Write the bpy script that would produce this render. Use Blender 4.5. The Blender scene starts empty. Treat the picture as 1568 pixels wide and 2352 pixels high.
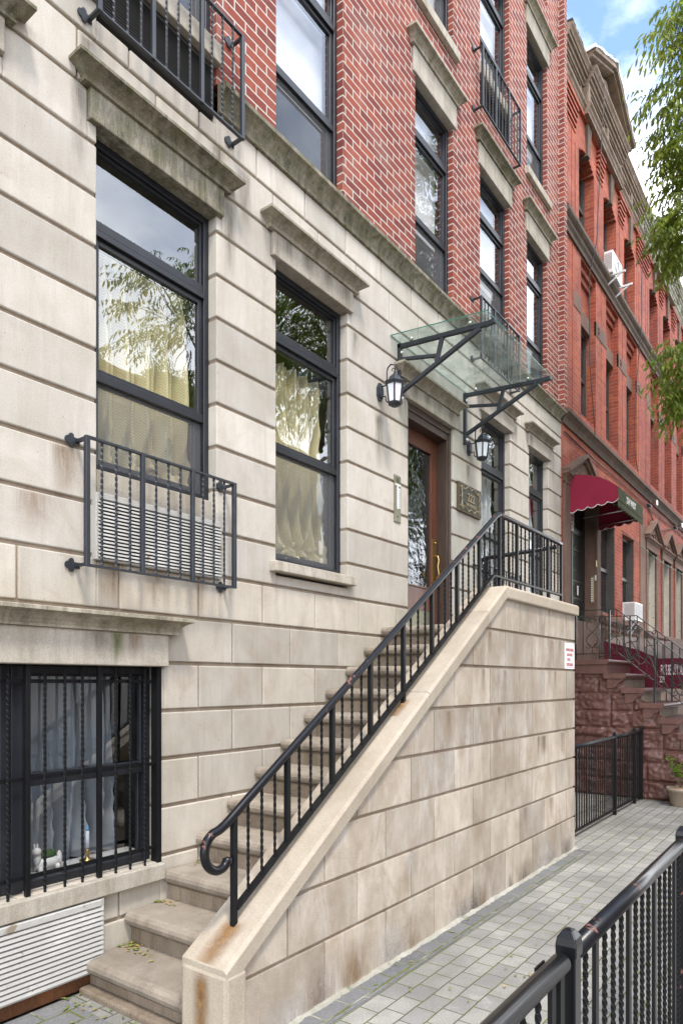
import bpy, bmesh, math, random
from mathutils import Vector, Matrix, noise as mnoise
R = math.radians
random.seed(7)
SC = bpy.context.scene
COL = SC.collection

# ------------------------------------------------------------------ camera, sky, sun, exposure
cam_d = bpy.data.cameras.new("camera")
cam = bpy.data.objects.new("camera", cam_d); COL.objects.link(cam)
cam_d.sensor_fit = 'HORIZONTAL'; cam_d.sensor_width = 24.0; cam_d.lens = 24.0
YAW = math.atan(1845 / 2500.0)                       # optical axis measured from the facade direction
cam.location = (0, -3.32, 1.68)
cam.rotation_euler = (R(90), 0, YAW - R(90))
cam_d.shift_y = (1565 - 1176) / 1568.0
cam_d.clip_end = 2000
SC.camera = cam

w = bpy.data.worlds.new("World"); SC.world = w; w.use_nodes = True
nt = w.node_tree; nt.nodes.clear()
SUN_EL, SUN_AZ = R(62), R(214)                      # azimuth measured from +Y towards +X
out = nt.nodes.new('ShaderNodeOutputWorld'); bg = nt.nodes.new('ShaderNodeBackground')
sky = nt.nodes.new('ShaderNodeTexSky'); sky.sky_type = 'NISHITA'; sky.sun_disc = False
sky.sun_elevation = SUN_EL; sky.sun_rotation = SUN_AZ
sky.air_density = 1.15; sky.dust_density = 0.6; sky.ozone_density = 2.0
tc = nt.nodes.new('ShaderNodeTexCoord')
mp = nt.nodes.new('ShaderNodeMapping'); mp.inputs['Scale'].default_value = (1.3, 1.3, 2.6); mp.inputs['Location'].default_value = (3.1, 7.7, .4)
nz = nt.nodes.new('ShaderNodeTexNoise'); nz.inputs['Scale'].default_value = 1.5; nz.inputs['Detail'].default_value = 9; nz.inputs['Roughness'].default_value = .56
rp = nt.nodes.new('ShaderNodeValToRGB'); rp.color_ramp.elements[0].position = .40; rp.color_ramp.elements[1].position = .66
mx = nt.nodes.new('ShaderNodeMixRGB'); mx.inputs['Color2'].default_value = (11.5, 11.7, 12.0, 1)
sepw = nt.nodes.new('ShaderNodeSeparateXYZ')
# cloud cover is heavier over the street side of the sky and towards the horizon
m1 = nt.nodes.new('ShaderNodeMath'); m1.operation = 'MULTIPLY_ADD'; m1.inputs[1].default_value = -.02
m2 = nt.nodes.new('ShaderNodeMath'); m2.operation = 'MULTIPLY_ADD'; m2.inputs[1].default_value = -.55
nt.links.new(tc.outputs['Generated'], mp.inputs['Vector']); nt.links.new(mp.outputs[0], nz.inputs['Vector'])
nt.links.new(tc.outputs['Generated'], sepw.inputs[0])
nt.links.new(sepw.outputs['Y'], m1.inputs[0]); nt.links.new(nz.outputs['Fac'], m1.inputs[2])
nt.links.new(sepw.outputs['Z'], m2.inputs[0]); m2b = nt.nodes.new('ShaderNodeMath'); m2b.operation = 'ADD'; m2b.inputs[1].default_value = .315
nt.links.new(m1.outputs[0], m2.inputs[2]); nt.links.new(m2.outputs[0], m2b.inputs[0])
nt.links.new(m2b.outputs[0], rp.inputs['Fac'])
nt.links.new(sky.outputs[0], mx.inputs['Color1']); nt.links.new(rp.outputs['Color'], mx.inputs['Fac'])
nt.links.new(mx.outputs[0], bg.inputs['Color']); bg.inputs['Strength'].default_value = 0.15
nt.links.new(bg.outputs[0], out.inputs['Surface'])

sd = bpy.data.lights.new("sun", 'SUN'); so = bpy.data.objects.new("sun", sd); COL.objects.link(so)
sd.energy = 1.5; sd.angle = R(10); sd.color = (1.0, .93, .83)
sdir = Vector((math.sin(SUN_AZ) * math.cos(SUN_EL), math.cos(SUN_AZ) * math.cos(SUN_EL), math.sin(SUN_EL)))
so.rotation_euler = sdir.to_track_quat('Z', 'Y').to_euler()
so.location = sdir * 30
SC.view_settings.view_transform = 'Standard'; SC.view_settings.look = 'None'
SC.view_settings.gamma = 1; SC.view_settings.exposure = 1.42
SC.cycles.max_bounces = 8; SC.cycles.transparent_max_bounces = 16; SC.cycles.glossy_bounces = 3; SC.cycles.diffuse_bounces = 3
SC.cycles.caustics_reflective = False; SC.cycles.caustics_refractive = False

# ------------------------------------------------------------------ materials
class NT:
    def __init__(s, name):
        s.m = bpy.data.materials.new(name); s.m.use_nodes = True; s.t = s.m.node_tree; s.t.nodes.clear()
        s.o = s.t.nodes.new('ShaderNodeOutputMaterial')
    def n(s, typ, **kw):
        nd = s.t.nodes.new('ShaderNode' + typ)
        for k, v in kw.items():
            if k.startswith('i_'):
                key = k[2:].replace('_', ' ')
                nd.inputs[key].default_value = v
            else: setattr(nd, k, v)
        return nd
    def l(s, a, b): s.t.links.new(a, b); return s
    def tex(s, kind='UV'):
        return s.n('TexCoord').outputs[kind]
    def mapv(s, vec, scale=(1, 1, 1), loc=(0, 0, 0)):
        m = s.n('Mapping'); m.inputs['Scale'].default_value = scale; m.inputs['Location'].default_value = loc
        s.l(vec, m.inputs['Vector']); return m.outputs[0]
    def noise(s, vec, scale, detail=5, rough=.55, dist=0):
        d = s.n('TexNoise'); d.inputs['Scale'].default_value = scale; d.inputs['Detail'].default_value = detail
        d.inputs['Roughness'].default_value = rough; d.inputs['Distortion'].default_value = dist
        s.l(vec, d.inputs['Vector']); return d.outputs['Fac']
    def ramp(s, fac, *stops):
        r = s.n('ValToRGB'); e = r.color_ramp.elements
        while len(e) < len(stops): e.new(.5)
        for el, (p, c) in zip(e, stops):
            el.position = p; el.color = c if len(c) == 4 else (*c, 1)
        s.l(fac, r.inputs['Fac']); return r.outputs['Color']
    def mix(s, fac, a, b, mode='MIX'):
        m = s.n('MixRGB', blend_type=mode)
        for sock, v in ((m.inputs['Fac'], fac), (m.inputs['Color1'], a), (m.inputs['Color2'], b)):
            if isinstance(v, (int, float)): sock.default_value = v
            elif isinstance(v, tuple): sock.default_value = v if len(v) == 4 else (*v, 1)
            else: s.l(v, sock)
        return m.outputs[0]
    def math(s, op, a, b=None, c=None):
        m = s.n('Math', operation=op)
        for i, v in enumerate((a, b, c)):
            if v is None: continue
            if isinstance(v, (int, float)): m.inputs[i].default_value = v
            else: s.l(v, m.inputs[i])
        return m.outputs[0]
    def bump(s, h, strength=.3, dist=.01, nrm=None):
        b = s.n('Bump'); b.inputs['Strength'].default_value = strength; b.inputs['Distance'].default_value = dist
        s.l(h, b.inputs['Height'])
        if nrm is not None: s.l(nrm, b.inputs['Normal'])
        return b.outputs[0]
    def pbr(s, col, rough=.6, nrm=None, metal=0, spec=.5):
        p = s.n('BsdfPrincipled')
        for sock, v in ((p.inputs['Base Color'], col), (p.inputs['Roughness'], rough)):
            if isinstance(v, (int, float)): sock.default_value = v
            elif isinstance(v, tuple): sock.default_value = (*v, 1) if len(v) == 3 else v
            else: s.l(v, sock)
        p.inputs['Metallic'].default_value = metal; p.inputs['Specular IOR Level'].default_value = spec
        if nrm is not None: s.l(nrm, p.inputs['Normal'])
        s.l(p.outputs[0], s.o.inputs['Surface']); s.p = p
        return s.m

def attr_blk(t):
    a = t.n('Attribute'); a.attribute_name = 'blk'; return a.outputs['Fac']
BW = ((0, 0, 0), (1, 1, 1))

def stone_mat(name, c_lo, c_hi, stain=(.30, .22, .15), stain_amt=.35, streak=.25, moss=0., pit=.5, blk=.18, white=0., fine=150, sscale=(9, 9, .8)):
    t = NT(name); P = t.tex('Object')
    big = t.noise(P, 1.1, 6, .6, .4)
    mid = t.noise(t.mapv(P, (1, 1, .55)), 4.3, 8, .65, .3)
    base = t.ramp(mid, (.30, c_lo), (.68, c_hi))
    base = t.mix(1, base, t.ramp(big, (.35, (.84, .83, .80)), (.62, (1.03, 1.03, 1.03))), 'MULTIPLY')
    # every block was cast in its own tone
    b = attr_blk(t)
    base = t.mix(1, base, t.ramp(b, (0, (1 - blk,) * 3), (1, (1 + blk * .35, 1 + blk * .3, 1 + blk * .25))), 'MULTIPLY')
    st = t.noise(P, 2.2, 9, .72, 1.2)
    base = t.mix(t.math('MULTIPLY', t.ramp(st, (.52, BW[0]), (.72, BW[1])), stain_amt), base, stain)
    sk = t.noise(t.mapv(P, sscale), 1.6, 7, .65, .5)
    base = t.mix(t.math('MULTIPLY', t.ramp(sk, (.50, BW[0]), (.72, BW[1])), streak), base, (stain[0] * .8, stain[1] * .8, stain[2] * .8))
    if white > 0:
        wk = t.noise(t.mapv(P, (sscale[0] * 1.3, sscale[1] * 1.3, sscale[2] * 1.2), (4, 2, 1)), 1.2, 8, .7, .5)
        base = t.mix(t.math('MULTIPLY', t.ramp(wk, (.53, BW[0]), (.70, BW[1])), white), base, (.72, .69, .66))
    if moss > 0:
        ms = t.noise(t.mapv(P, (7, 7, 1.6), (1, 5, 2)), 2.0, 9, .75, .6)
        mm = t.math('MULTIPLY', t.ramp(ms, (.38, BW[0]), (.62, BW[1])), moss)
        mc = t.ramp(t.noise(P, 9, 6, .7), (.35, (.035, .032, .024)), (.55, (.11, .11, .042)), (.75, (.10, .075, .05)))
        base = t.mix(mm, base, mc)
    fn = t.noise(P, fine, 3, .6)
    base = t.mix(t.math('MULTIPLY', t.ramp(fn, (.30, BW[1]), (.46, BW[0])), pit * .55), base, (.10, .085, .07))
    base = t.mix(t.math('MULTIPLY', t.ramp(fn, (.56, BW[0]), (.72, BW[1])), .22), base, (.75, .72, .67))
    vo = t.n('TexVoronoi'); vo.inputs['Scale'].default_value = 22; t.l(P, vo.inputs['Vector'])
    rr = t.n('TexWhiteNoise'); rr.noise_dimensions = '3D'; t.l(vo.outputs['Position'], rr.inputs['Vector'])
    hole = t.math('MULTIPLY', t.math('LESS_THAN', vo.outputs['Distance'], .075), t.math('GREATER_THAN', rr.outputs['Value'], .80))
    base = t.mix(t.math('MULTIPLY', hole, pit), base, (.07, .055, .045))
    h = t.math('ADD', t.math('MULTIPLY', fn, .5), t.math('ADD', mid, t.math('MULTIPLY', hole, -1.5)))
    return t.pbr(base, .86, t.bump(h, .35, .004), spec=.25)

def brick_mat(name, c1, c2, mortar, bwid=.212, row=.0707, msize=.0065, dark=.25, rough=.85, sooty=.0, loc=(0, 0, 0), dirtcol=(.06, .045, .04), eff=.15):
    t = NT(name); U = t.mapv(t.tex('UV'), (1, 1, 1), loc); P = t.tex('Object')
    wob = t.n('TexNoise'); wob.inputs['Scale'].default_value = 14; wob.inputs['Detail'].default_value = 4; t.l(U, wob.inputs['Vector'])
    vm = t.n('VectorMath', operation='SCALE'); vm.inputs['Scale'].default_value = .007; t.l(wob.outputs['Color'], vm.inputs[0])
    va = t.n('VectorMath', operation='ADD'); t.l(U, va.inputs[0]); t.l(vm.outputs[0], va.inputs[1])
    b = t.n('TexBrick'); b.offset = .5; b.squash = 1
    b.inputs['Scale'].default_value = 1; b.inputs['Brick Width'].default_value = bwid; b.inputs['Row Height'].default_value = row
    b.inputs['Mortar Size'].default_value = msize; b.inputs['Mortar Smooth'].default_value = .25; b.inputs['Bias'].default_value = -.05
    b.inputs['Color1'].default_value = (0, 0, 0, 1); b.inputs['Color2'].default_value = (1, 1, 1, 1); b.inputs['Mortar'].default_value = (.5, .5, .5, 1)
    t.l(va.outputs[0], b.inputs['Vector'])
    cmid = tuple((a + c) / 2 for a, c in zip(c1, c2))
    body = t.ramp(b.outputs['Color'], (0, c2), (.35, cmid), (.8, c1), (1, (c1[0] * 1.18, c1[1] * 1.35, c1[2] * 1.2)))
    n1 = t.noise(P, 26, 6, .7)
    body = t.mix(t.math('MULTIPLY', t.ramp(n1, (.45, BW[0]), (.75, BW[1])), dark), body, dirtcol)
    n2 = t.noise(P, 1.7, 6, .65, .6)
    body = t.mix(t.math('MULTIPLY', t.ramp(n2, (.52, BW[0]), (.74, BW[1])), eff), body, (.55, .42, .37))
    mo = t.mix(t.math('MULTIPLY', n1, .5), mortar, tuple(c * .6 for c in mortar))
    c = t.mix(b.outputs['Fac'], body, mo)
    if sooty > 0:
        n3 = t.noise(t.mapv(P, (2.4, 2.4, .7)), 1.3, 8, .7, .5)
        c = t.mix(t.math('MULTIPLY', t.ramp(n3, (.48, BW[0]), (.70, BW[1])), sooty), c, dirtcol)
    h = t.math('ADD', t.math('MULTIPLY', b.outputs['Fac'], -1.0), t.math('MULTIPLY', n1, .5))
    return t.pbr(c, rough, t.bump(h, .6, .008), spec=.25)

def paint_mat(name, col, rough=.38, chip=(.26, .075, .05), chips=0., dust=.15, scale=22, spec=.5, bump=.12):
    t = NT(name); P = t.tex('Object')
    n = t.noise(P, scale, 7, .6, .3); n2 = t.noise(P, 4, 6, .7)
    c = t.mix(t.math('MULTIPLY', t.ramp(n2, (.48, BW[0]), (.75, BW[1])), dust), col, tuple(min(1, k * 2.2 + .04) for k in col))
    r = rough
    if chips > 0:
        m = t.math('MULTIPLY', t.ramp(n, (.60, BW[0]), (.625, BW[1])), t.ramp(t.noise(P, 2.6, 3), (.56 - chips * .12, BW[0]), (.60 - chips * .12, BW[1])))
        c = t.mix(m, c, t.mix(n2, chip, (chip[0] * .5, chip[1] * .5, chip[2] * .5)))
        r = t.math('MULTIPLY_ADD', m, .4, rough)
    return t.pbr(c, r, t.bump(t.noise(P, 60, 4), bump, .003), spec=spec)

def plain(name, col, rough=.5, metal=0, var=.2, scale=12, spec=.5, bump=.1):
    t = NT(name); P = t.tex('Object'); n = t.noise(P, scale, 6, .65)
    c = t.mix(n, tuple(k * (1 - var) for k in col), tuple(min(1, k * (1 + var)) for k in col))
    return t.pbr(c, rough, t.bump(n, bump, .004), metal, spec)

def glass_mat(name, refl_ior=2.3, tint=(.97, .97, .97), wob=.004, wscale=1.4, tintfac=1.0):
    t = NT(name); P = t.tex('Object')
    fr_ = t.n('Fresnel'); fr_.inputs['IOR'].default_value = refl_ior; geo = t.n('NewGeometry')
    fr = t.math('MULTIPLY', fr_.outputs[0], t.math('SUBTRACT', 1.0, geo.outputs['Backfacing'])).node
    gl = t.n('BsdfGlossy'); gl.inputs['Roughness'].default_value = .0; gl.inputs['Color'].default_value = (.93, .96, 1, 1)
    tr = t.n('BsdfTransparent'); tr.inputs['Color'].default_value = (*tint, 1)
    nb = t.bump(t.noise(P, wscale, 2, .5), 1.0, wob)
    t.l(nb, gl.inputs['Normal'])
    m = t.n('MixShader'); t.l(fr.outputs[0], m.inputs[0]); t.l(tr.outputs[0], m.inputs[1]); t.l(gl.outputs[0], m.inputs[2])
    t.l(m.outputs[0], t.o.inputs['Surface']); return t.m

def veil_mat(name, col, alpha):
    t = NT(name); d = t.n('BsdfDiffuse'); d.inputs['Color'].default_value = (*col, 1); tr = t.n('BsdfTransparent')
    m = t.n('MixShader'); m.inputs[0].default_value = alpha
    t.l(tr.outputs[0], m.inputs[1]); t.l(d.outputs[0], m.inputs[2]); t.l(m.outputs[0], t.o.inputs['Surface']); return t.m

M = {}
M['stone'] = stone_mat('cast_stone', (.515, .472, .405), (.615, .582, .525), stain=(.40, .335, .27), stain_amt=.62, streak=.30, white=.15)
M['stone_low'] = stone_mat('cast_stone_basement', (.475, .43, .362), (.59, .55, .475), stain=(.36, .285, .215), stain_amt=.7, streak=.30, blk=.26)
M['stoop_stone'] = stone_mat('cast_stone_stoop', (.35, .285, .215), (.57, .515, .44), stain=(.33, .25, .18), stain_amt=.8, streak=.45, white=.40, blk=.26, sscale=(4.5, 4.5, 1.1))
M['coping'] = stone_mat('coping_stone', (.405, .345, .27), (.505, .44, .35), stain=(.36, .27, .185), stain_amt=.35, streak=.15)
M['hood'] = stone_mat('weathered_hood_stone', (.27, .235, .18), (.42, .375, .30), stain=(.12, .15, .10), stain_amt=.7, streak=.6, moss=.90)
M['hood_clean'] = stone_mat('hood_stone', (.38, .335, .265), (.50, .455, .38), stain=(.25, .20, .13), stain_amt=.6, streak=.6, moss=.62)
M['lintel'] = stone_mat('lintel_stone', (.47, .42, .35), (.57, .525, .455), stain=(.22, .18, .12), stain_amt=.5, streak=.5, moss=.22)
M['lintel_dirty'] = stone_mat('lintel_stone_sooty', (.27, .245, .195), (.44, .405, .335), stain=(.11, .10, .07), stain_amt=.8, streak=.85, moss=.85)
M['groove'] = stone_mat('mortar_groove', (.28, .22, .16), (.38, .31, .24), stain=(.15, .10, .07), stain_amt=.6, streak=.3, blk=0)
M['tread'] = stone_mat('tread_stone', (.235, .195, .15), (.37, .32, .26), stain=(.10, .08, .058), stain_amt=.8, streak=.1, pit=.9, fine=200, moss=.10)
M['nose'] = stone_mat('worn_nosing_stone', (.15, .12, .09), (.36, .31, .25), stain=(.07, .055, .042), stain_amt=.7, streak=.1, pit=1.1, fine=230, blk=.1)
M['nose_shadow'] = stone_mat('painted_nosing_shadow', (.09, .07, .05), (.17, .135, .10), stain=(.05, .04, .03), stain_amt=.6, blk=.1)  # dark colour that paints the contact shadow under each nosing
M['riser'] = stone_mat('riser_stone', (.20, .155, .11), (.30, .245, .185), stain=(.10, .07, .048), stain_amt=.75, streak=.6)
M['brown'] = stone_mat('brownstone', (.17, .10, .075), (.23, .145, .11), stain=(.10, .06, .045), stain_amt=.5, streak=.4, pit=.5, blk=.15)
M['brown_dark'] = stone_mat('brownstone_cornice', (.11, .075, .055), (.18, .125, .095), stain=(.05, .045, .03), stain_amt=.6, streak=.4, pit=.4)
t = NT('rock_faced_brownstone_paint'); P = t.tex('Object'); n = t.noise(P, 9, 8, .7)
M['rock'] = t.pbr(t.ramp(n, (.3, (.105, .045, .034)), (.7, (.16, .075, .058))), .42, t.bump(t.noise(P, 28, 7, .7), .5, .012), spec=.5)
M['brick'] = brick_mat('red_brick', (.31, .076, .050), (.185, .044, .037), (.62, .56, .49), msize=.0064, dark=.42, eff=.22, sooty=.12)
M['brick2'] = brick_mat('orange_red_brick', (.41, .095, .050), (.31, .070, .042), (.42, .26, .20), row=.066, bwid=.205, msize=.0035, sooty=.5, dark=.4, dirtcol=(.10, .035, .03), eff=.2)
M['brick3'] = brick_mat('dark_red_brick', (.38, .085, .052), (.28, .062, .042), (.38, .24, .20), row=.066, bwid=.205, msize=.0035, sooty=.6, dark=.4, loc=(.4, .3, 0), dirtcol=(.10, .04, .035), eff=.15)
M['frame'] = paint_mat('charcoal_aluminium', (.013, .015, .020), rough=.42, dust=.25)
M['iron'] = paint_mat('black_iron_paint', (.006, .0065, .0075), rough=.45, chips=0, dust=.10, spec=.25)
M['iron_bar'] = paint_mat('black_twisted_bar_paint', (.006, .0065, .0075), rough=.6, dust=.05, spec=.22)
M['iron_guard'] = paint_mat('charcoal_iron_paint', (.022, .026, .033), rough=.45, chips=0, dust=.25, chip=(.16, .09, .06))
M['iron_rail'] = paint_mat('black_handrail_paint', (.007, .0075, .009), rough=.3, chips=.6, chip=(.24, .10, .08), dust=.08, spec=.32)
M['glass'] = glass_mat('window_glass')
M['glass_door'] = glass_mat('rippled_door_glass', refl_ior=2.2, tint=(.75, .8, .78), wob=.010, wscale=9)
t = NT('canopy_glass'); tr = t.n('BsdfTransparent'); tr.inputs['Color'].default_value = (.90, .965, .95, 1)
gl = t.n('BsdfGlossy'); gl.inputs['Roughness'].default_value = .02; df = t.n('BsdfDiffuse'); df.inputs['Color'].default_value = (.70, .76, .75, 1)
fr = t.n('Fresnel'); fr.inputs['IOR'].default_value = 1.5; geo = t.n('NewGeometry'); fr = t.math('MULTIPLY', fr.outputs[0], t.math('SUBTRACT', 1.0, geo.outputs['Backfacing'])).node
dm = t.math('MULTIPLY', t.ramp(t.noise(t.tex('Object'), 5, 7, .65), (.30, BW[0]), (.7, BW[1])), .36)
a = t.n('MixShader'); t.l(dm, a.inputs[0]); t.l(tr.outputs[0], a.inputs[1]); t.l(df.outputs[0], a.inputs[2])
b = t.n('MixShader'); t.l(fr.outputs[0], b.inputs[0]); t.l(a.outputs[0], b.inputs[1]); t.l(gl.outputs[0], b.inputs[2]); t.l(b.outputs[0], t.o.inputs['Surface'])
M['canopy_glass'] = t.m
M['glass_edge'] = plain('green_glass_edge', (.05, .16, .12), .15)
M['screen'] = veil_mat('insect_screen_mesh', (.20, .205, .21), .34)
M['white_metal'] = paint_mat('white_grille_enamel', (.44, .43, .40), rough=.45, chips=.25, chip=(.33, .27, .2), dust=.3, scale=9)
M['dark_metal'] = plain('dark_louver_metal', (.02, .017, .015), .6)
M['rust'] = stone_mat('rusted_steel', (.10, .04, .018), (.25, .10, .04), stain=(.05, .03, .02), stain_amt=.6, streak=.6, blk=0)
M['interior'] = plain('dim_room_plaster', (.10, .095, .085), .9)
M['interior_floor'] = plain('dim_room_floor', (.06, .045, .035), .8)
M['brightener_white'] = plain('white_pane_brightener', (.80, .81, .82), .9, var=.05)
M['steel'] = plain('brushed_steel', (.55, .55, .5), .35, 1)
M['brass'] = plain('brass', (.55, .38, .14), .3, 1)
M['bronze'] = plain('bronze_plate', (.16, .125, .075), .45, .75, var=.35)
M['bronze_dark'] = plain('dark_bronze_field', (.075, .066, .052), .5, .6, var=.3)
M['bronze_hi'] = plain('polished_bronze_letters', (.36, .30, .18), .5, .7)
M['intercom'] = plain('olive_brass_panel', (.24, .235, .16), .4, .7)
M['frost'] = plain('frosted_lamp_glass', (.83, .86, .88), .25, var=.03)
M['label_white'] = plain('white_card', (.80, .80, .80), .5, var=.04)
M['sign_white'] = plain('white_sign_enamel', (.78, .80, .84), .35, var=.04)
M['sign_red'] = plain('red_sign_paint', (.42, .11, .10), .5)
M['sign_dark'] = plain('dark_sign_paint', (.12, .05, .05), .5)
t = NT('mahogany'); P = t.tex('Object'); g = t.noise(t.mapv(P, (14, 14, .9)), 3, 7, .65, .8)
M['wood'] = t.pbr(t.ramp(g, (.3, (.075, .026, .013)), (.7, (.17, .058, .028))), .32, t.bump(g, .15, .002))
t = NT('brown_door_casing_paint'); P = t.tex('Object'); g = t.noise(t.mapv(P, (10, 10, 1.2)), 3, 7, .65, .8)
M['casing'] = t.pbr(t.ramp(g, (.3, (.045, .027, .020)), (.7, (.085, .052, .038))), .4, t.bump(g, .15, .002))
M['tan'] = plain('pot_plastic', (.34, .265, .20), .45, var=.08)
M['soil'] = plain('straw_mulch', (.33, .22, .12), .9, var=.4, scale=60)
M['ceramic'] = plain('white_ceramic', (.75, .75, .73), .2, var=.03)
M['candle'] = plain('candle_wax', (.72, .78, .88), .4, var=.03)
M['flame_bulb'] = plain('blue_glass_bulb', (.2, .45, .75), .2)
M['moss'] = plain('clipped_moss', (.05, .11, .03), .9, var=.5, scale=80)
M['ac_white'] = plain('white_ac_case', (.74, .74, .73), .4, var=.05)
M['ac_grey'] = plain('grey_ac_grille', (.42, .43, .43), .5, var=.1)
M['far_frame'] = paint_mat('grey_brown_window_paint', (.055, .050, .046), rough=.5, dust=.3)
M['far_frame_light'] = paint_mat('peeling_cream_window_paint', (.50, .47, .40), rough=.6, dust=.3, chips=.4, chip=(.30, .18, .10))
M['far_pane'] = glass_mat('old_window_glass', 2.3, (.7, .73, .75), wob=.01)
M['trim_tan'] = stone_mat('tan_painted_cornice', (.20, .145, .105), (.32, .245, .19), stain=(.07, .055, .04), stain_amt=.6, streak=.5, blk=0, pit=.2)
M['trim_green'] = stone_mat('verdigris_cream_cornice', (.30, .29, .22), (.46, .46, .38), stain=(.12, .12, .07), stain_amt=.7, streak=.6, moss=.3, blk=0, pit=.2)
M['flash'] = plain('silver_roof_coating', (.72, .73, .75), .5, .2, var=.35, scale=7, bump=.6)
M['tar'] = plain('black_roof_tar', (.02, .018, .016), .7, var=.5, bump=.6)
t = NT('burgundy_awning_canvas'); P = t.tex('Object'); n = t.noise(P, 3, 6, .6); wv = t.noise(P, 300, 2, .5)
M['canvas'] = t.pbr(t.ramp(n, (.3, (.24, .017, .04)), (.75, (.30, .024, .055))), .75, t.bump(wv, .15, .002), spec=.2)
t = NT('shaded_maroon_canvas'); P = t.tex('Object'); n = t.noise(P, 3, 6, .6)
M['canvas_shaded'] = t.pbr(t.ramp(n, (.3, (.12, .014, .026)), (.75, (.17, .02, .036))), .8, spec=.2)  # awning canvas with the darkness of the unlit side put into its colour
t = NT('mildewed_awning_canvas'); P = t.tex('Object'); n = t.noise(t.mapv(P, (5, 5, 1.2)), 3, 8, .7, .4)
M['canvas_mold'] = t.pbr(t.ramp(n, (.3, (.040, .042, .028)), (.55, (.075, .085, .035)), (.75, (.15, .15, .05))), .8, spec=.2)
t = NT('faded_awning_canvas'); P = t.tex('Object'); n = t.noise(P, 4, 8, .7, .4)
M['canvas_fade'] = t.pbr(t.ramp(n, (.3, (.16, .14, .11)), (.7, (.30, .22, .19))), .8, spec=.2)
M['letter'] = plain('white_letter_paint', (.78, .77, .72), .6, var=.08)
M['door_dark'] = plain('dark_iron_door', (.020, .019, .017), .45, var=.4)
M['door_brass'] = plain('tarnished_brass_plate', (.20, .17, .07), .45, .6, var=.3)
M['gate_dark'] = plain('black_wrought_iron', (.012, .012, .012), .4, var=.3)
M['wire_green'] = plain('green_light_wire', (.06, .12, .06), .5)
M['bulb'] = plain('clear_light_bulb', (.7, .7, .65), .2)
M['cable'] = plain('black_cable', (.03, .025, .025), .6)
M['yellow'] = plain('yellow_tag', (.65, .60, .03), .5)
M['bark'] = stone_mat('tree_bark', (.09, .07, .05), (.17, .135, .10), stain=(.04, .03, .02), streak=.5, blk=0)
M['conc'] = stone_mat('sidewalk_concrete', (.33, .32, .30), (.42, .41, .385), stain=(.2, .19, .17), stain_amt=.5, blk=0)
M['asphalt'] = plain('asphalt', (.05, .05, .052), .9, var=.3, scale=90)
M['rubble_mortar'] = stone_mat('crumbled_mortar', (.30, .29, .24), (.44, .42, .37), stain=(.10, .12, .05), stain_amt=.8, streak=.2, blk=0)

def leaf_mat(name, lo, hi, tr=.45):
    t = NT(name); b = attr_blk(t)
    c = t.ramp(b, (0, lo), (.6, tuple((p + q) / 2 for p, q in zip(lo, hi))), (1, hi))
    p = t.n('BsdfPrincipled'); t.l(c, p.inputs['Base Color']); p.inputs['Roughness'].default_value = .45; p.inputs['Specular IOR Level'].default_value = .4
    tl = t.n('BsdfTranslucent'); t.l(t.mix(.5, c, tuple((.9 * k + .08) if i == 1 else k for i, k in enumerate(hi))), tl.inputs['Color'])
    m = t.n('MixShader'); m.inputs[0].default_value = tr
    t.l(p.outputs[0], m.inputs[1]); t.l(tl.outputs[0], m.inputs[2]); t.l(m.outputs[0], t.o.inputs['Surface']); return t.m
M['leaf'] = leaf_mat('tree_leaf', (.11, .165, .03), (.31, .37, .06), .58)
M['leaf_young'] = leaf_mat('young_leaf', (.10, .22, .03), (.30, .45, .06))
M['leaf_dry'] = leaf_mat('fallen_leaf', (.12, .20, .05), (.45, .28, .06), .1)

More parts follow.
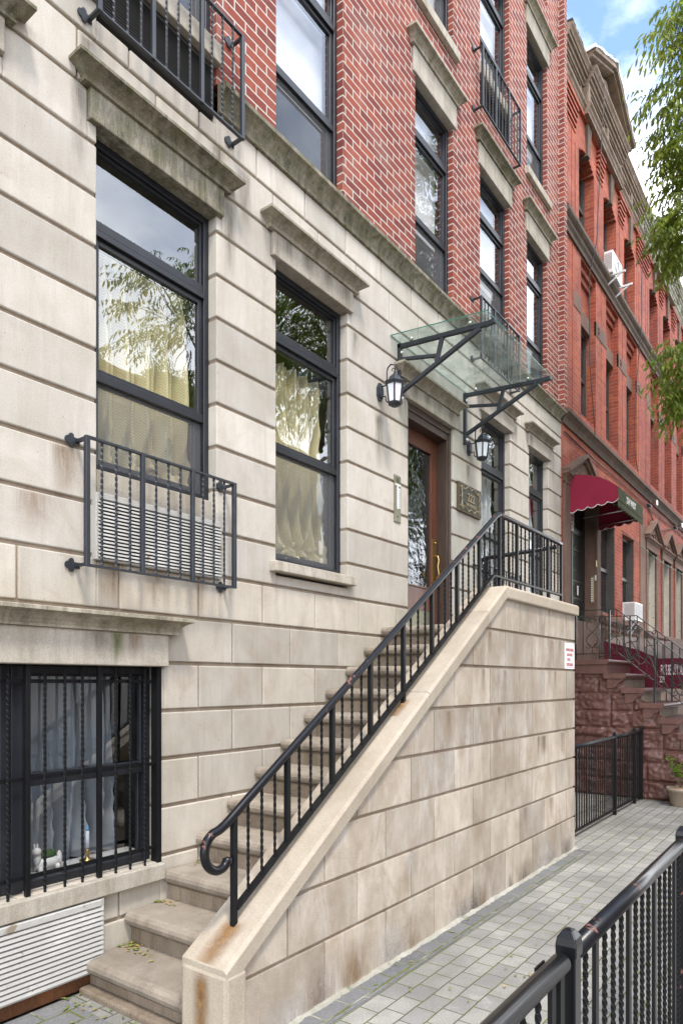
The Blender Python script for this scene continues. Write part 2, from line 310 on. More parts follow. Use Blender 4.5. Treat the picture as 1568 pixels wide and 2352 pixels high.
def paver_mat(name, c1, c2, joint, bw=.182, row=.122, ms=.0045, rot=0, moss=.6):
    t = NT(name); U = t.tex('UV'); P = t.tex('Object')
    mpn = t.n('Mapping'); mpn.inputs['Rotation'].default_value = (0, 0, rot); t.l(U, mpn.inputs['Vector'])
    wob = t.n('TexNoise'); wob.inputs['Scale'].default_value = 7; wob.inputs['Detail'].default_value = 3; t.l(U, wob.inputs['Vector'])
    vm = t.n('VectorMath', operation='SCALE'); vm.inputs['Scale'].default_value = .010; t.l(wob.outputs['Color'], vm.inputs[0])
    va = t.n('VectorMath', operation='ADD'); t.l(mpn.outputs[0], va.inputs[0]); t.l(vm.outputs[0], va.inputs[1])
    b = t.n('TexBrick'); b.offset = .37; b.offset_frequency = 2
    for k, v in (('Scale', 1), ('Brick Width', bw), ('Row Height', row), ('Mortar Size', ms), ('Mortar Smooth', .4), ('Bias', 0)): b.inputs[k].default_value = v
    b.inputs['Color1'].default_value = (0, 0, 0, 1); b.inputs['Color2'].default_value = (1, 1, 1, 1); b.inputs['Mortar'].default_value = (.5, .5, .5, 1)
    t.l(va.outputs[0], b.inputs['Vector'])
    cm = tuple((x + y) / 2 for x, y in zip(c1, c2))
    body = t.ramp(b.outputs['Color'], (0, c2), (.45, cm), (1, c1))
    body = t.mix(1, body, t.ramp(t.noise(P, .9, 5, .6), (.35, (.72, .71, .68)), (.65, (1.08, 1.07, 1.04))), 'MULTIPLY')
    body = t.mix(t.math('MULTIPLY', t.ramp(t.noise(P, 1.6, 7, .65, .6), (.46, BW[0]), (.66, BW[1])), .62), body, (.17, .165, .15))
    body = t.mix(t.math('MULTIPLY', t.ramp(t.noise(P, 2.1, 8, .7, .9), (.56, BW[0]), (.74, BW[1])), moss * .85), body, (.15, .15, .07))
    body = t.mix(t.math('MULTIPLY', t.ramp(t.noise(t.mapv(P, (1, 1, 1), (5, 9, 0)), 1.1, 9, .75, 1.), (.60, BW[0]), (.72, BW[1])), .55), body, (.58, .57, .55))
    fn = t.noise(P, 130, 3, .6)
    body = t.mix(t.math('MULTIPLY', t.ramp(fn, (.32, BW[1]), (.50, BW[0])), .5), body, (.10, .10, .095))
    body = t.mix(t.math('MULTIPLY', t.ramp(fn, (.55, BW[0]), (.7, BW[1])), .2), body, (.6, .59, .57))
    vo = t.n('TexVoronoi'); vo.inputs['Scale'].default_value = 3.2; t.l(P, vo.inputs['Vector'])
    wn = t.n('TexWhiteNoise'); t.l(vo.outputs['Position'], wn.inputs['Vector'])
    gum = t.math('MULTIPLY', t.math('LESS_THAN', vo.outputs['Distance'], .07), t.math('GREATER_THAN', wn.outputs['Value'], .45))
    body = t.mix(t.math('MULTIPLY', gum, .55), body, (.10, .10, .095))
    jm = t.ramp(t.noise(P, 3.5, 6, .7), (.38, joint), (.54, (.10, .115, .025)), (.75, (.19, .21, .03)))
    c = t.mix(b.outputs['Fac'], body, jm)
    h = t.math('ADD', t.math('MULTIPLY', b.outputs['Fac'], -1), t.math('MULTIPLY', fn, .25))
    return t.pbr(c, .85, t.bump(h, .7, .010), spec=.3)
M['paver'] = paver_mat('grey_pavers', (.355, .345, .315), (.255, .25, .24), (.10, .095, .08), bw=.174, row=.118, ms=.0042)
M['paver_dark'] = paver_mat('dark_edge_pavers', (.20, .20, .21), (.13, .135, .145), (.34, .34, .27), bw=.205, row=.14, ms=.007, moss=.2)

def curtain_mat(name, base, hi):
    t = NT(name); U = t.tex('UV')
    s = t.n('SeparateXYZ'); t.l(U, s.inputs[0])
    zig = t.math('PINGPONG', s.outputs['X'], .05)
    v = t.math('ADD', t.math('MULTIPLY', s.outputs['Y'], 1.0), t.math('MULTIPLY', zig, .75))
    v = t.math('ADD', v, t.math('MULTIPLY', t.noise(U, 9, 4, .6), .02))
    st = t.math('SINE', t.math('MULTIPLY', v, 2 * math.pi / .019))
    c = t.mix(t.ramp(st, (.2, (.25,) * 3), (.9, (.8,) * 3)), base, hi)
    tl = t.n('BsdfTranslucent'); t.l(c, tl.inputs['Color']); d = t.n('BsdfDiffuse'); t.l(c, d.inputs['Color'])
    m = t.n('MixShader'); m.inputs[0].default_value = .05
    t.l(d.outputs[0], m.inputs[1]); t.l(tl.outputs[0], m.inputs[2]); t.l(m.outputs[0], t.o.inputs['Surface']); return t.m
M['curtain'] = curtain_mat('olive_lace_curtain', (.60, .53, .27), (.88, .82, .56))
M['grey_sheer'] = plain('grey_sheer_curtain', (.40, .45, .50), .9, var=.1)
M['sheer'] = plain('white_sheer_curtain', (.62, .65, .66), .9, var=.06)

# ------------------------------------------------------------------ mesh builder
class MB:
    def __init__(s): s.v = []; s.f = []; s.mi = []; s.b = []; s.sm = []
    def add(s, vs, fs, mi=0, blk=None, smooth=False):
        o = len(s.v); s.v += [tuple(p) for p in vs]
        if blk is None: blk = random.random()
        for f in fs:
            s.f.append(tuple(i + o for i in f)); s.mi.append(mi); s.b.append(blk); s.sm.append(smooth)
        return s
    def box(s, x0, x1, y0, y1, z0, z1, mi=0, blk=None):
        vs = [(x0, y0, z0), (x1, y0, z0), (x1, y1, z0), (x0, y1, z0), (x0, y0, z1), (x1, y0, z1), (x1, y1, z1), (x0, y1, z1)]
        return s.add(vs, [(0, 3, 2, 1), (4, 5, 6, 7), (0, 1, 5, 4), (1, 2, 6, 5), (2, 3, 7, 6), (3, 0, 4, 7)], mi, blk)
    def prism(s, poly, axis, a0, a1, mi=0, blk=None, smooth=False):
        """poly: list of 2D points; axis 'x': (y,z) pts, 'y': (x,z) pts, 'z': (x,y) pts"""
        def P(p, a): return {'x': (a, p[0], p[1]), 'y': (p[0], a, p[1]), 'z': (p[0], p[1], a)}[axis]
        n = len(poly); vs = [P(p, a0) for p in poly] + [P(p, a1) for p in poly]
        fs = [tuple(range(n))[::-1], tuple(range(n, 2 * n))]
        s.add(vs, fs, mi, blk)
        o = len(s.v) - 2 * n
        for i in range(n):
            j = (i + 1) % n; s.f.append((o + i, o + j, o + n + j, o + n + i)); s.mi.append(mi); s.b.append(s.b[-1]); s.sm.append(smooth)
        return s
    def loft(s, rings, mi=0, caps=True, closed=True, smooth=False, blk=None):
        n = len(rings[0]); vs = [p for r in rings for p in r]; fs = []
        for k in range(len(rings) - 1):
            for i in range(n if closed else n - 1):
                j = (i + 1) % n; fs.append((k * n + i, k * n + j, (k + 1) * n + j, (k + 1) * n + i))
        if blk is None: blk = random.random()
        s.add(vs, fs, mi, blk, smooth)
        if caps and closed:
            o = len(s.v) - len(vs)
            s.f.append(tuple(o + i for i in range(n))[::-1]); s.f.append(tuple(o + (len(rings) - 1) * n + i for i in range(n)))
            s.mi += [mi, mi]; s.b += [blk, blk]; s.sm += [False, False]
        return s
    def mould(s, x0, x1, prof, y=0., mi=0, blk=None):
        """profile [(p,z)..] swept along x with mitred returns at both ends"""
        rings = [[(x0 - p, y, z), (x0 - p, y - p, z), (x1 + p, y - p, z), (x1 + p, y, z)] for p, z in prof]
        return s.loft(rings, mi, True, True, False, blk)
    def tube(s, pts, r, n=10, mi=0, caps=True, sq=False, twist=0., r1=None, smooth=True):
        pts = [Vector(p) for p in pts]; rings = []
        up = None
        for i, p in enumerate(pts):
            d = (pts[min(i + 1, len(pts) - 1)] - pts[max(i - 1, 0)]).normalized()
            if up is None:
                up = Vector((0, 0, 1)) if abs(d.z) < .95 else Vector((0, -1, 0))
            a = d.cross(up).normalized(); bq = a.cross(d).normalized(); up = bq
            rr = r if r1 is None else r + (r1 - r) * i / max(1, len(pts) - 1)
            if callable(r): rr = r(i / max(1, len(pts) - 1))
            k = 4 if sq else n; off = (math.pi / 4 if sq else 0) + twist * i
            q = rr * (math.sqrt(2) if sq else 1)
            rings.append([tuple(p + (a * math.cos(off + 2 * math.pi * j / k) + bq * math.sin(off + 2 * math.pi * j / k)) * q) for j in range(k)])
        return s.loft(rings, mi, caps, True, smooth and not sq)
    def curve(s, pts, r, n=12, sub=5, **kw):
        P = [Vector(p) for p in pts]; out_ = []
        for i in range(len(P) - 1):
            a, b, c, d = P[max(0, i - 1)], P[i], P[i + 1], P[min(len(P) - 1, i + 2)]
            for k in range(sub):
                u = k / sub
                out_.append(.5 * ((2 * b) + (c - a) * u + (2 * a - 5 * b + 4 * c - d) * u * u + (3 * b - a - 3 * c + d) * u ** 3))
        return s.tube(out_ + [P[-1]], r, n, **kw)
    def bar(s, p0, p1, wd, mi=0, w2=None):
        """square or flat bar between two points"""
        p0, p1 = Vector(p0), Vector(p1); d = (p1 - p0).normalized()
        up = Vector((0, 0, 1)) if abs(d.z) < .9 else Vector((0, -1, 0))
        a = d.cross(up).normalized(); b = a.cross(d).normalized(); w2 = w2 or wd
        ring = lambda p: [tuple(p + a * sx * wd / 2 + b * sy * w2 / 2) for sx, sy in ((-1, -1), (1, -1), (1, 1), (-1, 1))]
        return s.loft([ring(p0), ring(p1)], mi)
    def twisted(s, p0, p1, wd, pitch=.16, mi=0):
        p0, p1 = Vector(p0), Vector(p1); L = (p1 - p0).length; k = max(4, int(L / pitch * 12))
        pts = [p0.lerp(p1, i / k) for i in range(k + 1)]
        return s.tube(pts, wd / 2, sq=True, twist=2 * math.pi / 12, mi=mi)
    def lathe(s, prof, c=(0, 0, 0), n=20, mi=0, smooth=True, rot=0.):
        rings = [[(c[0] + r * math.cos(rot + 2 * math.pi * j / n), c[1] + r * math.sin(rot + 2 * math.pi * j / n), c[2] + z) for j in range(n)] for r, z in prof]
        return s.loft(rings, mi, True, True, smooth)
    def build(s, name, mats, parent=None, bevel=0, loc=None, seg=2):
        me = bpy.data.meshes.new(name); me.from_pydata(s.v, [], s.f)
        bm = bmesh.new(); bm.from_mesh(me); bmesh.ops.recalc_face_normals(bm, faces=bm.faces); bm.to_mesh(me); bm.free()
        if not isinstance(mats, (list, tuple)): mats = [mats]
        for m in mats: me.materials.append(M[m] if isinstance(m, str) else m)
        me.polygons.foreach_set('material_index', s.mi); me.polygons.foreach_set('use_smooth', s.sm)
        at = me.attributes.new('blk', 'FLOAT', 'FACE'); at.data.foreach_set('value', s.b)
        uv = me.uv_layers.new(name='UVMap'); co = me.vertices; ul = uv.data
        for p in me.polygons:
            nx, ny, nz_ = abs(p.normal.x), abs(p.normal.y), abs(p.normal.z)
            for li in p.loop_indices:
                c = co[me.loops[li].vertex_index].co
                if nz_ > max(nx, ny): ul[li].uv = (c.x, c.y)
                elif nx > ny: ul[li].uv = (c.y, c.z)
                else: ul[li].uv = (c.x, c.z)
        o = bpy.data.objects.new(name, me); COL.objects.link(o)
        if parent is not None: o.parent = parent
        if loc: o.location = loc
        if bevel:
            md = o.modifiers.new('bevel', 'BEVEL'); md.width = bevel; md.segments = seg; md.limit_method = 'ANGLE'; md.angle_limit = R(35)
            md.harden_normals = False
        return o

def tag(o, label, cat, group=None, kind=None):
    if label: o['label'] = label
    if cat: o['category'] = cat
    if group: o['group'] = group
    if kind: o['kind'] = kind
    return o
def thing(name, label, cat, loc=(0, 0, 0), group=None):
    o = bpy.data.objects.new(name, None); COL.objects.link(o); o.location = loc; o.empty_display_size = .1
    return tag(o, label, cat, group)
def copy_tree(o, parent=None):
    c = o.copy(); COL.objects.link(c)
    if parent is not None: c.parent = parent
    for ch in list(o.children): copy_tree(ch, c)
    return c
def text_mesh(txt, size, font_scale_x=1.0, extrude=.002, bold=0.):
    cu = bpy.data.curves.new('t', 'FONT'); cu.body = txt; cu.size = size; cu.extrude = extrude; cu.align_x = 'CENTER'; cu.align_y = 'CENTER'
    cu.space_character = 1.0; cu.offset = bold; cu.resolution_u = 3
    o = bpy.data.objects.new('t', cu); COL.objects.link(o)
    dg = bpy.context.evaluated_depsgraph_get(); me = bpy.data.meshes.new_from_object(o.evaluated_get(dg))
    bpy.data.objects.remove(o); bpy.data.curves.remove(cu)
    me.transform(Matrix.Diagonal((font_scale_x, 1, 1, 1)))
    return me
FACE_STREET = Matrix(((1, 0, 0), (0, 0, -1), (0, 1, 0)))      # text plane facing -Y
FACE_LEFT = Matrix(((0, 0, -1), (-1, 0, 0), (0, 1, 0)))       # text plane facing -X
def lettering(name, txt, size, mat, parent, loc, face=FACE_STREET, sx=1., extrude=.002, bold=0.):
    me = text_mesh(txt, size, sx, extrude, bold); me.transform(face.to_4x4()); me.materials.append(M[mat]); me.name = name
    o = bpy.data.objects.new(name, me); COL.objects.link(o); o.parent = parent; o.location = loc
    return o

def free_rects(x0, x1, z0, z1, ops):
    xs = sorted({x0, x1} | {v for o in ops for v in o[:2] if x0 < v < x1}); cols = []
    for a, b in zip(xs, xs[1:]):
        m = (a + b) / 2; spans = [(z0, z1)]
        for o in ops:
            if o[0] < m < o[1]:
                ns = []
                for s0, s1 in spans:
                    if o[3] <= s0 or o[2] >= s1: ns.append((s0, s1)); continue
                    if o[2] > s0: ns.append((s0, o[2]))
                    if o[3] < s1: ns.append((o[3], s1))
                spans = ns
        cols.append((a, b, spans))
    res = []; open_ = {}
    for a, b, spans in cols:
        new = {}
        for sp in spans:
            if sp in open_: new[sp] = (open_[sp][0], b)
            else: new[sp] = (a, b)
        for sp, (p, q) in open_.items():
            if sp not in new or new[sp][0] != p: res.append((p, q, *sp))
        open_ = new
    res += [(p, q, *sp) for sp, (p, q) in open_.items()]
    return [r for r in res if r[1] - r[0] > .004 and r[3] - r[2] > .004]

# ------------------------------------------------------------------ ground
g = MB(); g.box(-300, 300, -300, 300, -.6, -.03); tag(g.build('ground', 'asphalt'), None, None, kind='structure')
g = MB(); g.box(-8, 30, -2.9, 0, -.2, 0); tag(g.build('paving', 'paver'), None, None, kind='structure')
g = MB(); g.box(2.16, 6.87, -1.295, -1.155, -.1, .004); g.box(-2, 2.02, -.62, -.01, -.1, .005)
tag(g.build('paving_border', 'paver_dark'), None, None, kind='structure')
g = MB(); g.box(-30, 60, -6.2, -2.9, -.2, -.002); tag(g.build('sidewalk', 'conc'), None, None, kind='structure')
g = MB(); g.box(-120, 160, -16.0, -6.2, -.3, -.12); tag(g.build('street', 'asphalt'), None, None, kind='structure')
g = MB(); g.box(-30, 60, -20.5, -16.0, -.2, 0.0); tag(g.build('far_sidewalk', 'conc'), None, None, kind='structure')

# ------------------------------------------------------------------ number 222: stone base and brick upper floors
XE = 9.87
bld = thing('apartment_building', 'cream cast stone and red brick apartment house with glass entrance canopy', 'building', (0, 0, 0))
OP = {'Z': (.76, 1.66, 2.345, 4.74), 'A': (2.227, 3.12, 2.345, 4.74), 'B': (3.70, 4.585, 2.45, 4.74), 'DR': (5.557, 6.47, 2.163, 4.335),
      'C': (7.17, 8.0, 2.345, 4.74), 'D': (8.62, 9.33, 2.45, 4.74), 'BS': (.9, 2.66, .595, 1.765)}
LINT = [(.76, 1.66), (2.227, 3.12), (3.70, 4.585), (7.17, 8.0), (8.62, 9.33)]
ops = list(OP.values())
lint_ops = [(a - .057, b + .045, 4.74, 4.915) for a, b in LINT] + [(5.557 - .055, 6.47 + .03, 4.335, 4.49), (.85, 2.69, 1.765, 1.96)]
up_ops = [(2.227, 3.12, 5.33, 7.5)]
base_extra = [(-.3, 2.25, -.01, .49)]                     # basement grille opening
allops = ops + lint_ops + up_ops + base_extra
zb = [.0, .33, .625, .92, 1.21, 1.50, 1.79, 2.08, 2.37]
zu = [2.37, 2.66, 2.942, 3.225, 3.507, 3.79, 4.072, 4.3545, 4.637, 4.92, 5.207, 5.42]
sb = MB(); GV = .011
def courses(zs, joints, mi):
    for k in range(len(zs) - 1):
        z0, z1 = zs[k] + (GV if zs[k] > 0 else 0), zs[k + 1] - (GV if zs[k + 1] < 5.4 else 0)
        for (a, b, c, d) in free_rects(-3, XE, z0, z1, allops):
            js = [j for j in joints(k) if a + .03 < j < b - .03]
            ed = [a] + js + [b]
            for p, q in zip(ed, ed[1:]):
                pp = p + (.0055 if p != a else 0); qq = q - (.0055 if q != b else 0)
                sb.box(pp, qq, 0, .14, c, d, mi)
def low_j(k): return [2.965 + (.3 if k % 2 else 0) * (1 if True else 0) + .594 * i for i in range(-11, 13)]
courses(zb, lambda k: [2.67 + (.297 if k % 2 else 0) + .594 * i for i in range(-10, 13)], 1)
def up_j(k):
    if k == 9: return [.55 + .52 * i for i in range(-6, 18)]
    if k == 10: return [.32 + .53 * i for i in range(-6, 18)]
    return []
courses(zu, up_j, 0)
sb.build('stone_base', ['stone', 'stone_low'], bld, bevel=.007)
bk = MB()
for (a, b, c, d) in free_rects(-3, XE - .012, 0, 5.42, [(o[0] - .006, o[1] + .006, o[2] - .004, o[3] + .004) for o in allops]):
    bk.box(a, b, .014, .138, c, d)
bk.build('mortar_bed', 'groove', bld)
# lintels and hoods
HP = lambda z, p0, h, pr: [(p0 - .004, z), (p0 + .016, z), (p0 + .018, z + h * .13), (p0 + .008, z + h * .17), (p0 + .014, z + h * .33), (p0 + .03, z + h * .5),
                           (p0 + pr * .62, z + h * .66), (p0 + pr * .86, z + h * .74), (p0 + pr, z + h * .78), (p0 + pr, z + h * .96), (p0 + pr - .012, z + h), (0, z + h + .015)]
for i, (a, b) in enumerate(LINT):
    dirty = i == 1
    l = MB(); l.box(a - .055, b + .043, -.03, .139, 4.742, 4.913); l.build('lintel', 'lintel_dirty' if dirty else 'lintel', bld, bevel=.006)
    h = MB(); h.mould(a - .055, b + .043, HP(4.913, .03, .098, .085)); h.build('window_hood', 'hood' if i < 2 else 'hood_clean', bld)
l = MB(); l.box(5.503, 6.50, -.03, .139, 4.337, 4.488); l.build('lintel', 'lintel', bld, bevel=.006)
h = MB(); h.mould(5.42, 6.50, HP(4.488, .03, .115, .085)); h.build('door_hood', 'hood_clean', bld)
l = MB(); l.box(.852, 2.688, -.05, .139, 1.767, 1.958); l.build('lintel', 'lintel', bld, bevel=.006)
h = MB(); h.mould(.852, 2.688, HP(1.958, .05, .10, .085)); h.build('window_hood', 'hood_clean', bld)
# string course
s_ = MB()
prof = [(.0, 5.42), (.022, 5.42), (.024, 5.44), (.012, 5.446), (.018, 5.47), (.034, 5.505), (.062, 5.54), (.085, 5.556), (.085, 5.585), (.075, 5.596), (0, 5.612)]
edges = [-3, -.6, .9, 2.222]
for a, b in ((-3, 2.222), (3.128, XE - .085)):
    rings = [[(a, 0, z), (a, -p, z), (b + (p if b > 9 else 0), -p, z), (b + (p if b > 9 else 0), 0, z)] for p, z in prof]
    s_.loft(rings)
s_.build('string_course', 'hood', bld)
# brick upper floors
BO = []
COLS = {'A': (2.227, 3.12), 'B': (3.70, 4.52), 'E': (5.687, 6.475), 'C': (7.13, 7.96), 'D': (8.54, 9.28)}
for k, (a, b) in COLS.items():
    lo = k in 'AC'
    BO.append((k, a, b, 5.38 if lo else 5.612, 7.50, lo))
    BO.append((k, a, b, 8.20 if lo else 8.325, 10.18, lo))
    BO.append((k, a, b, 11.0, 12.9, False))
bops = [(o[1], o[2], o[3], o[4]) for o in BO]
bops2 = [(o[1] - .055, o[2] + .045, o[4], o[4] + .245) for o in BO]
br = MB()
for (a, b, c, d) in free_rects(-3, 9.745, 5.606, 13.6, bops + bops2): br.box(a, b, 0, .14, c, d)
br.box(9.745, 9.855, -.087, .14, 5.60, 13.6)
br.build('brick_wall', 'brick', bld)
for k, a, b, c, d, lo in BO:
    if c > 10.5: continue
    l = MB(); l.box(a - .053, b + .043, -.022, .139, d + .002, d + .243); l.build('lintel', 'lintel', bld, bevel=.006)
    h = MB(); h.mould(a - .053, b + .043, HP(d + .243, .022, .115, .08)); h.build('window_hood', 'hood' if k == 'C' else 'hood_clean', bld)
    if not lo and c > 6:
        q = MB(); q.box(a - .06, b + .075, -.05, .1, c - .10, c); q.build('window_sill', 'lintel', bld, bevel=.006)
# dim rooms behind the windows
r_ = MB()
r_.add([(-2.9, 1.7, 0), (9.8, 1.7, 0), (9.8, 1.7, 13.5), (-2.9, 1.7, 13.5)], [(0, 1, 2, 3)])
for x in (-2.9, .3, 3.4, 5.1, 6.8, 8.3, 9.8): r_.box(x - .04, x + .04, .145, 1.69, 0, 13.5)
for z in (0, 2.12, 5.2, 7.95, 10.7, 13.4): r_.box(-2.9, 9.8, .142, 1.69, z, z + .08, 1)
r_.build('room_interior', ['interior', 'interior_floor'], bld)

def window(a, b, z0, z1, tr, mr, y=.07, screen=True, mats=('frame', 'glass'), parent=None, low_in=True):
    """three-light aluminium window: transom light, upper sash, lower sash"""
    f = MB(); W = .042; y1 = y + .075
    f.box(a, a + W, y, y1, z0, z1); f.box(b - W, b, y, y1, z0, z1); f.box(a + W, b - W, y, y1, z1 - W, z1); f.box(a + W, b - W, y - .006, y1, z0, z0 + W)
    A, B = a + W, b - W
    rails = ((tr + .045, z1 - W, .016, y + .02), (mr + .0, tr - .045, .036, y + .018), (z0 + W, mr, .048, y + .042)) if tr else ((mr + .012, z1 - W, .014, y + .02), (z0 + W, mr - .03, .014, y + .045))
    # stepped inner stops give the frame its fine lines
    for (zz0, zz1, wd, yy) in rails:
        f.box(A, A + wd, yy, y1 - .004, zz0, zz1); f.box(B - wd, B, yy, y1 - .004, zz0, zz1)
        f.box(A + wd, B - wd, yy, y1 - .004, zz1 - wd, zz1); f.box(A + wd, B - wd, yy, y1 - .004, zz0, zz0 + wd)
    if tr:
        f.box(A, B, y - .004, y1, tr - .045, tr - .008); f.box(A, B, y + .006, y1, tr - .004, tr + .045)
    f.box(A, B, y + .008, y1 - .002, mr - .04, mr + .012)
    fr_ = f.build('window', mats[0], parent, bevel=.003, seg=1)
    for (zz0, zz1, wd, yy) in rails:
        yy += .0155
        p = MB(); p.box(A + wd - .004, B - wd + .004, yy, yy + .005, zz0 + wd - .004, zz1 - wd + .004); p.build('pane', mats[1], fr_)
    if screen:
        p = MB(); p.add([(A + .004, y + .03, z0 + W), (B - .004, y + .03, z0 + W), (B - .004, y + .03, mr - .03), (A + .004, y + .03, mr - .03)], [(0, 1, 2, 3)]); p.build('insect_screen', 'screen', fr_)
    return fr_
window(2.227, 3.12, 2.86, 4.742, 4.24, 3.42, y=.075, parent=bld)
window(.76, 1.66, 2.86, 4.742, 4.24, 3.42, y=.075, parent=bld)
window(3.70, 4.585, 2.555, 4.742, 4.245, 3.43, y=.075, parent=bld)
window(7.17, 8.0, 2.86, 4.742, 4.20, 3.42, y=.075, parent=bld)
window(8.62, 9.33, 2.555, 4.742, 4.245, 3.43, y=.075, parent=bld)
for k, a, b, c, d, lo in BO:
    z0 = c + (.47 if lo else 0)
    window(a, b, z0, d + .002, d - .44, d - 1.26 if not lo else d - 1.05, y=.06, parent=bld)
    if lo:
        q = MB(); q.box(a - .02, b + .02, -.035, .12, z0 - .13, z0); q.build('window_sill', 'lintel', bld, bevel=.006)
# ground-floor sills and the panels under the two tall openings
def sill(a, b, y0, z0, z1, mat='lintel'):
    q = MB(); q.box(a, b, y0, .12, z0, z1); return q.build('window_sill', mat, bld, bevel=.006)
sill(3.63, 4.545 + .09, -.062, 2.47, 2.545); sill(8.55, 9.40, -.062, 2.47, 2.545)
for a, b in ((2.233, 3.114), (.766, 1.654), (7.176, 7.994)):
    q = MB(); q.box(a, b, .008, .139, 2.71, 2.855); q.build('window_sill', 'lintel', bld, bevel=.004)
sill(.3, 2.66, -.05, .497, .592, 'lintel')
# basement window pair
window(1.84, 2.655, .60, 1.762, None, 1.17, y=.09, parent=bld, screen=False)
window(.92, 1.78, .60, 1.762, None, 1.17, y=.09, parent=bld, screen=False)
q = MB(); q.box(1.78, 1.84, .06, .16, .60, 1.762); q.build('window_mullion', 'frame', bld, bevel=.004)
# white sheets added to brighten upper panes in place of sky reflections
for (a, b, z0, z1) in ((3.74, 4.50, 6.28, 7.45), (7.17, 7.93, 9.0, 10.1), (8.58, 9.25, 8.9, 10.1), (3.74, 4.50, 8.4, 10.1), (5.72, 6.44, 8.6, 10.1), (5.72, 6.44, 6.25, 7.46), (7.17, 7.93, 6.4, 7.46), (8.58, 9.25, 6.2, 7.46)):
    q = MB(); q.box(a, b, .20, .203, z0, z1); q.build('pane_brightener', 'brightener_white', bld)
# entrance door
q = MB()
q.box(5.557, 5.62, .035, .20, 2.163, 4.333); q.box(6.405, 6.47, .035, .20, 2.163, 4.333); q.box(5.62, 6.405, .035, .20, 4.20, 4.333)
q.box(5.557, 6.47, .02, .05, 4.27, 4.333); q.box(6.43, 6.47, .02, .05, 2.163, 4.27); q.box(5.557, 5.597, .02, .05, 2.163, 4.27)
q.build('door_frame', 'casing', bld, bevel=.005)
q = MB(); X0, X1, YD = 5.62, 6.405, .155
q.box(X0, X0 + .11, YD, YD + .045, 2.18, 4.20); q.box(X1 - .12, X1, YD, YD + .045, 2.18, 4.20)
q.box(X0 + .11, X1 - .12, YD, YD + .045, 4.06, 4.20); q.box(X0 + .11, X1 - .12, YD, YD + .045, 2.40, 2.63)
q.box(X0 + .11, X1 - .12, YD + .001, YD + .046, 2.18, 2.40, 1)
for (a, b, c, d) in ((X0 + .11, X0 + .128, 2.63, 4.06), (X1 - .138, X1 - .12, 2.63, 4.06), (X0 + .128, X1 - .138, 4.042, 4.06), (X0 + .128, X1 - .138, 2.63, 2.648)): q.box(a, b, YD - .008, YD + .02, c, d)
dr = q.build('front_door', ['wood', 'intercom'], bld, bevel=.003)
p = MB(); p.box(X0 + .12, X1 - .13, YD + .02, YD + .026, 2.64, 4.05); p.build('pane', 'glass_door', dr)
p = MB(); xh = 6.335
p.box(xh - .028, xh + .028, YD - .006, YD, 2.72, 3.17)
p.tube([(xh, YD - .005, 2.99), (xh, YD - .05, 2.985), (xh, YD - .062, 2.94), (xh, YD - .05, 2.88), (xh, YD - .062, 2.80), (xh, YD - .05, 2.76), (xh, YD - .005, 2.755)], .010, 8)
p.lathe([(.0, 0), (.016, 0), (.016, .012), (0, .012)], (xh, YD - .02, 3.12), 14)
p.build('door_handle', 'brass', dr)

# ------------------------------------------------------------------ stoop
st = thing('stoop', 'tall cream stone stoop with worn steps rising to the canopied door', 'stoop', (2.1, -.5, 0))
def lx(mb, name, mats, bevel=0, seg=2):
    o = mb.build(name, mats, None, bevel, seg=seg); o.parent = st; o.matrix_parent_inverse = Matrix.Translation((-2.1, .5, 0)); return o
TR, RI, XN = .268, .18, 2.129
for k in range(12):
    xn, zt = XN + TR * k, RI * (k + 1); q = MB()
    # tread with rounded nose: profile in x,z swept along y
    th = .078; pr = [(xn + TR + .06 if k < 11 else 6.86, zt - th), (xn + .03, zt - th)]
    for j in range(7):
        a = -math.pi / 2 - j * math.pi / 6 * 1.0
        pr.append((xn + .039 + .039 * math.cos(a) * 1.0, zt - .039 + .039 * math.sin(a)))
    pr.append((xn + TR + .06 if k < 11 else 6.86, zt))
    q.prism(pr, 'y', -.885, -.012, 0, smooth=False)
    for i_ in range(len(q.f)):
        vs_ = [q.v[j] for j in q.f[i_]]
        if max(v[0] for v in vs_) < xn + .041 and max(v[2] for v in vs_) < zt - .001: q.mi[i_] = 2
    q.box(xn + .05, xn + .05 + TR, -.885, -.010, zt - RI - (.0 if k else .02), zt - th + .001, 1)
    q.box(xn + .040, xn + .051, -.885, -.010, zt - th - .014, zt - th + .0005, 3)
    lx(q, 'step', ['tread', 'riser', 'nose', 'nose_shadow'])
q = MB(); q.box(XN - .02, XN + .06, -.885, -.01, -.01, .035); lx(q, 'plinth', 'riser', .012)
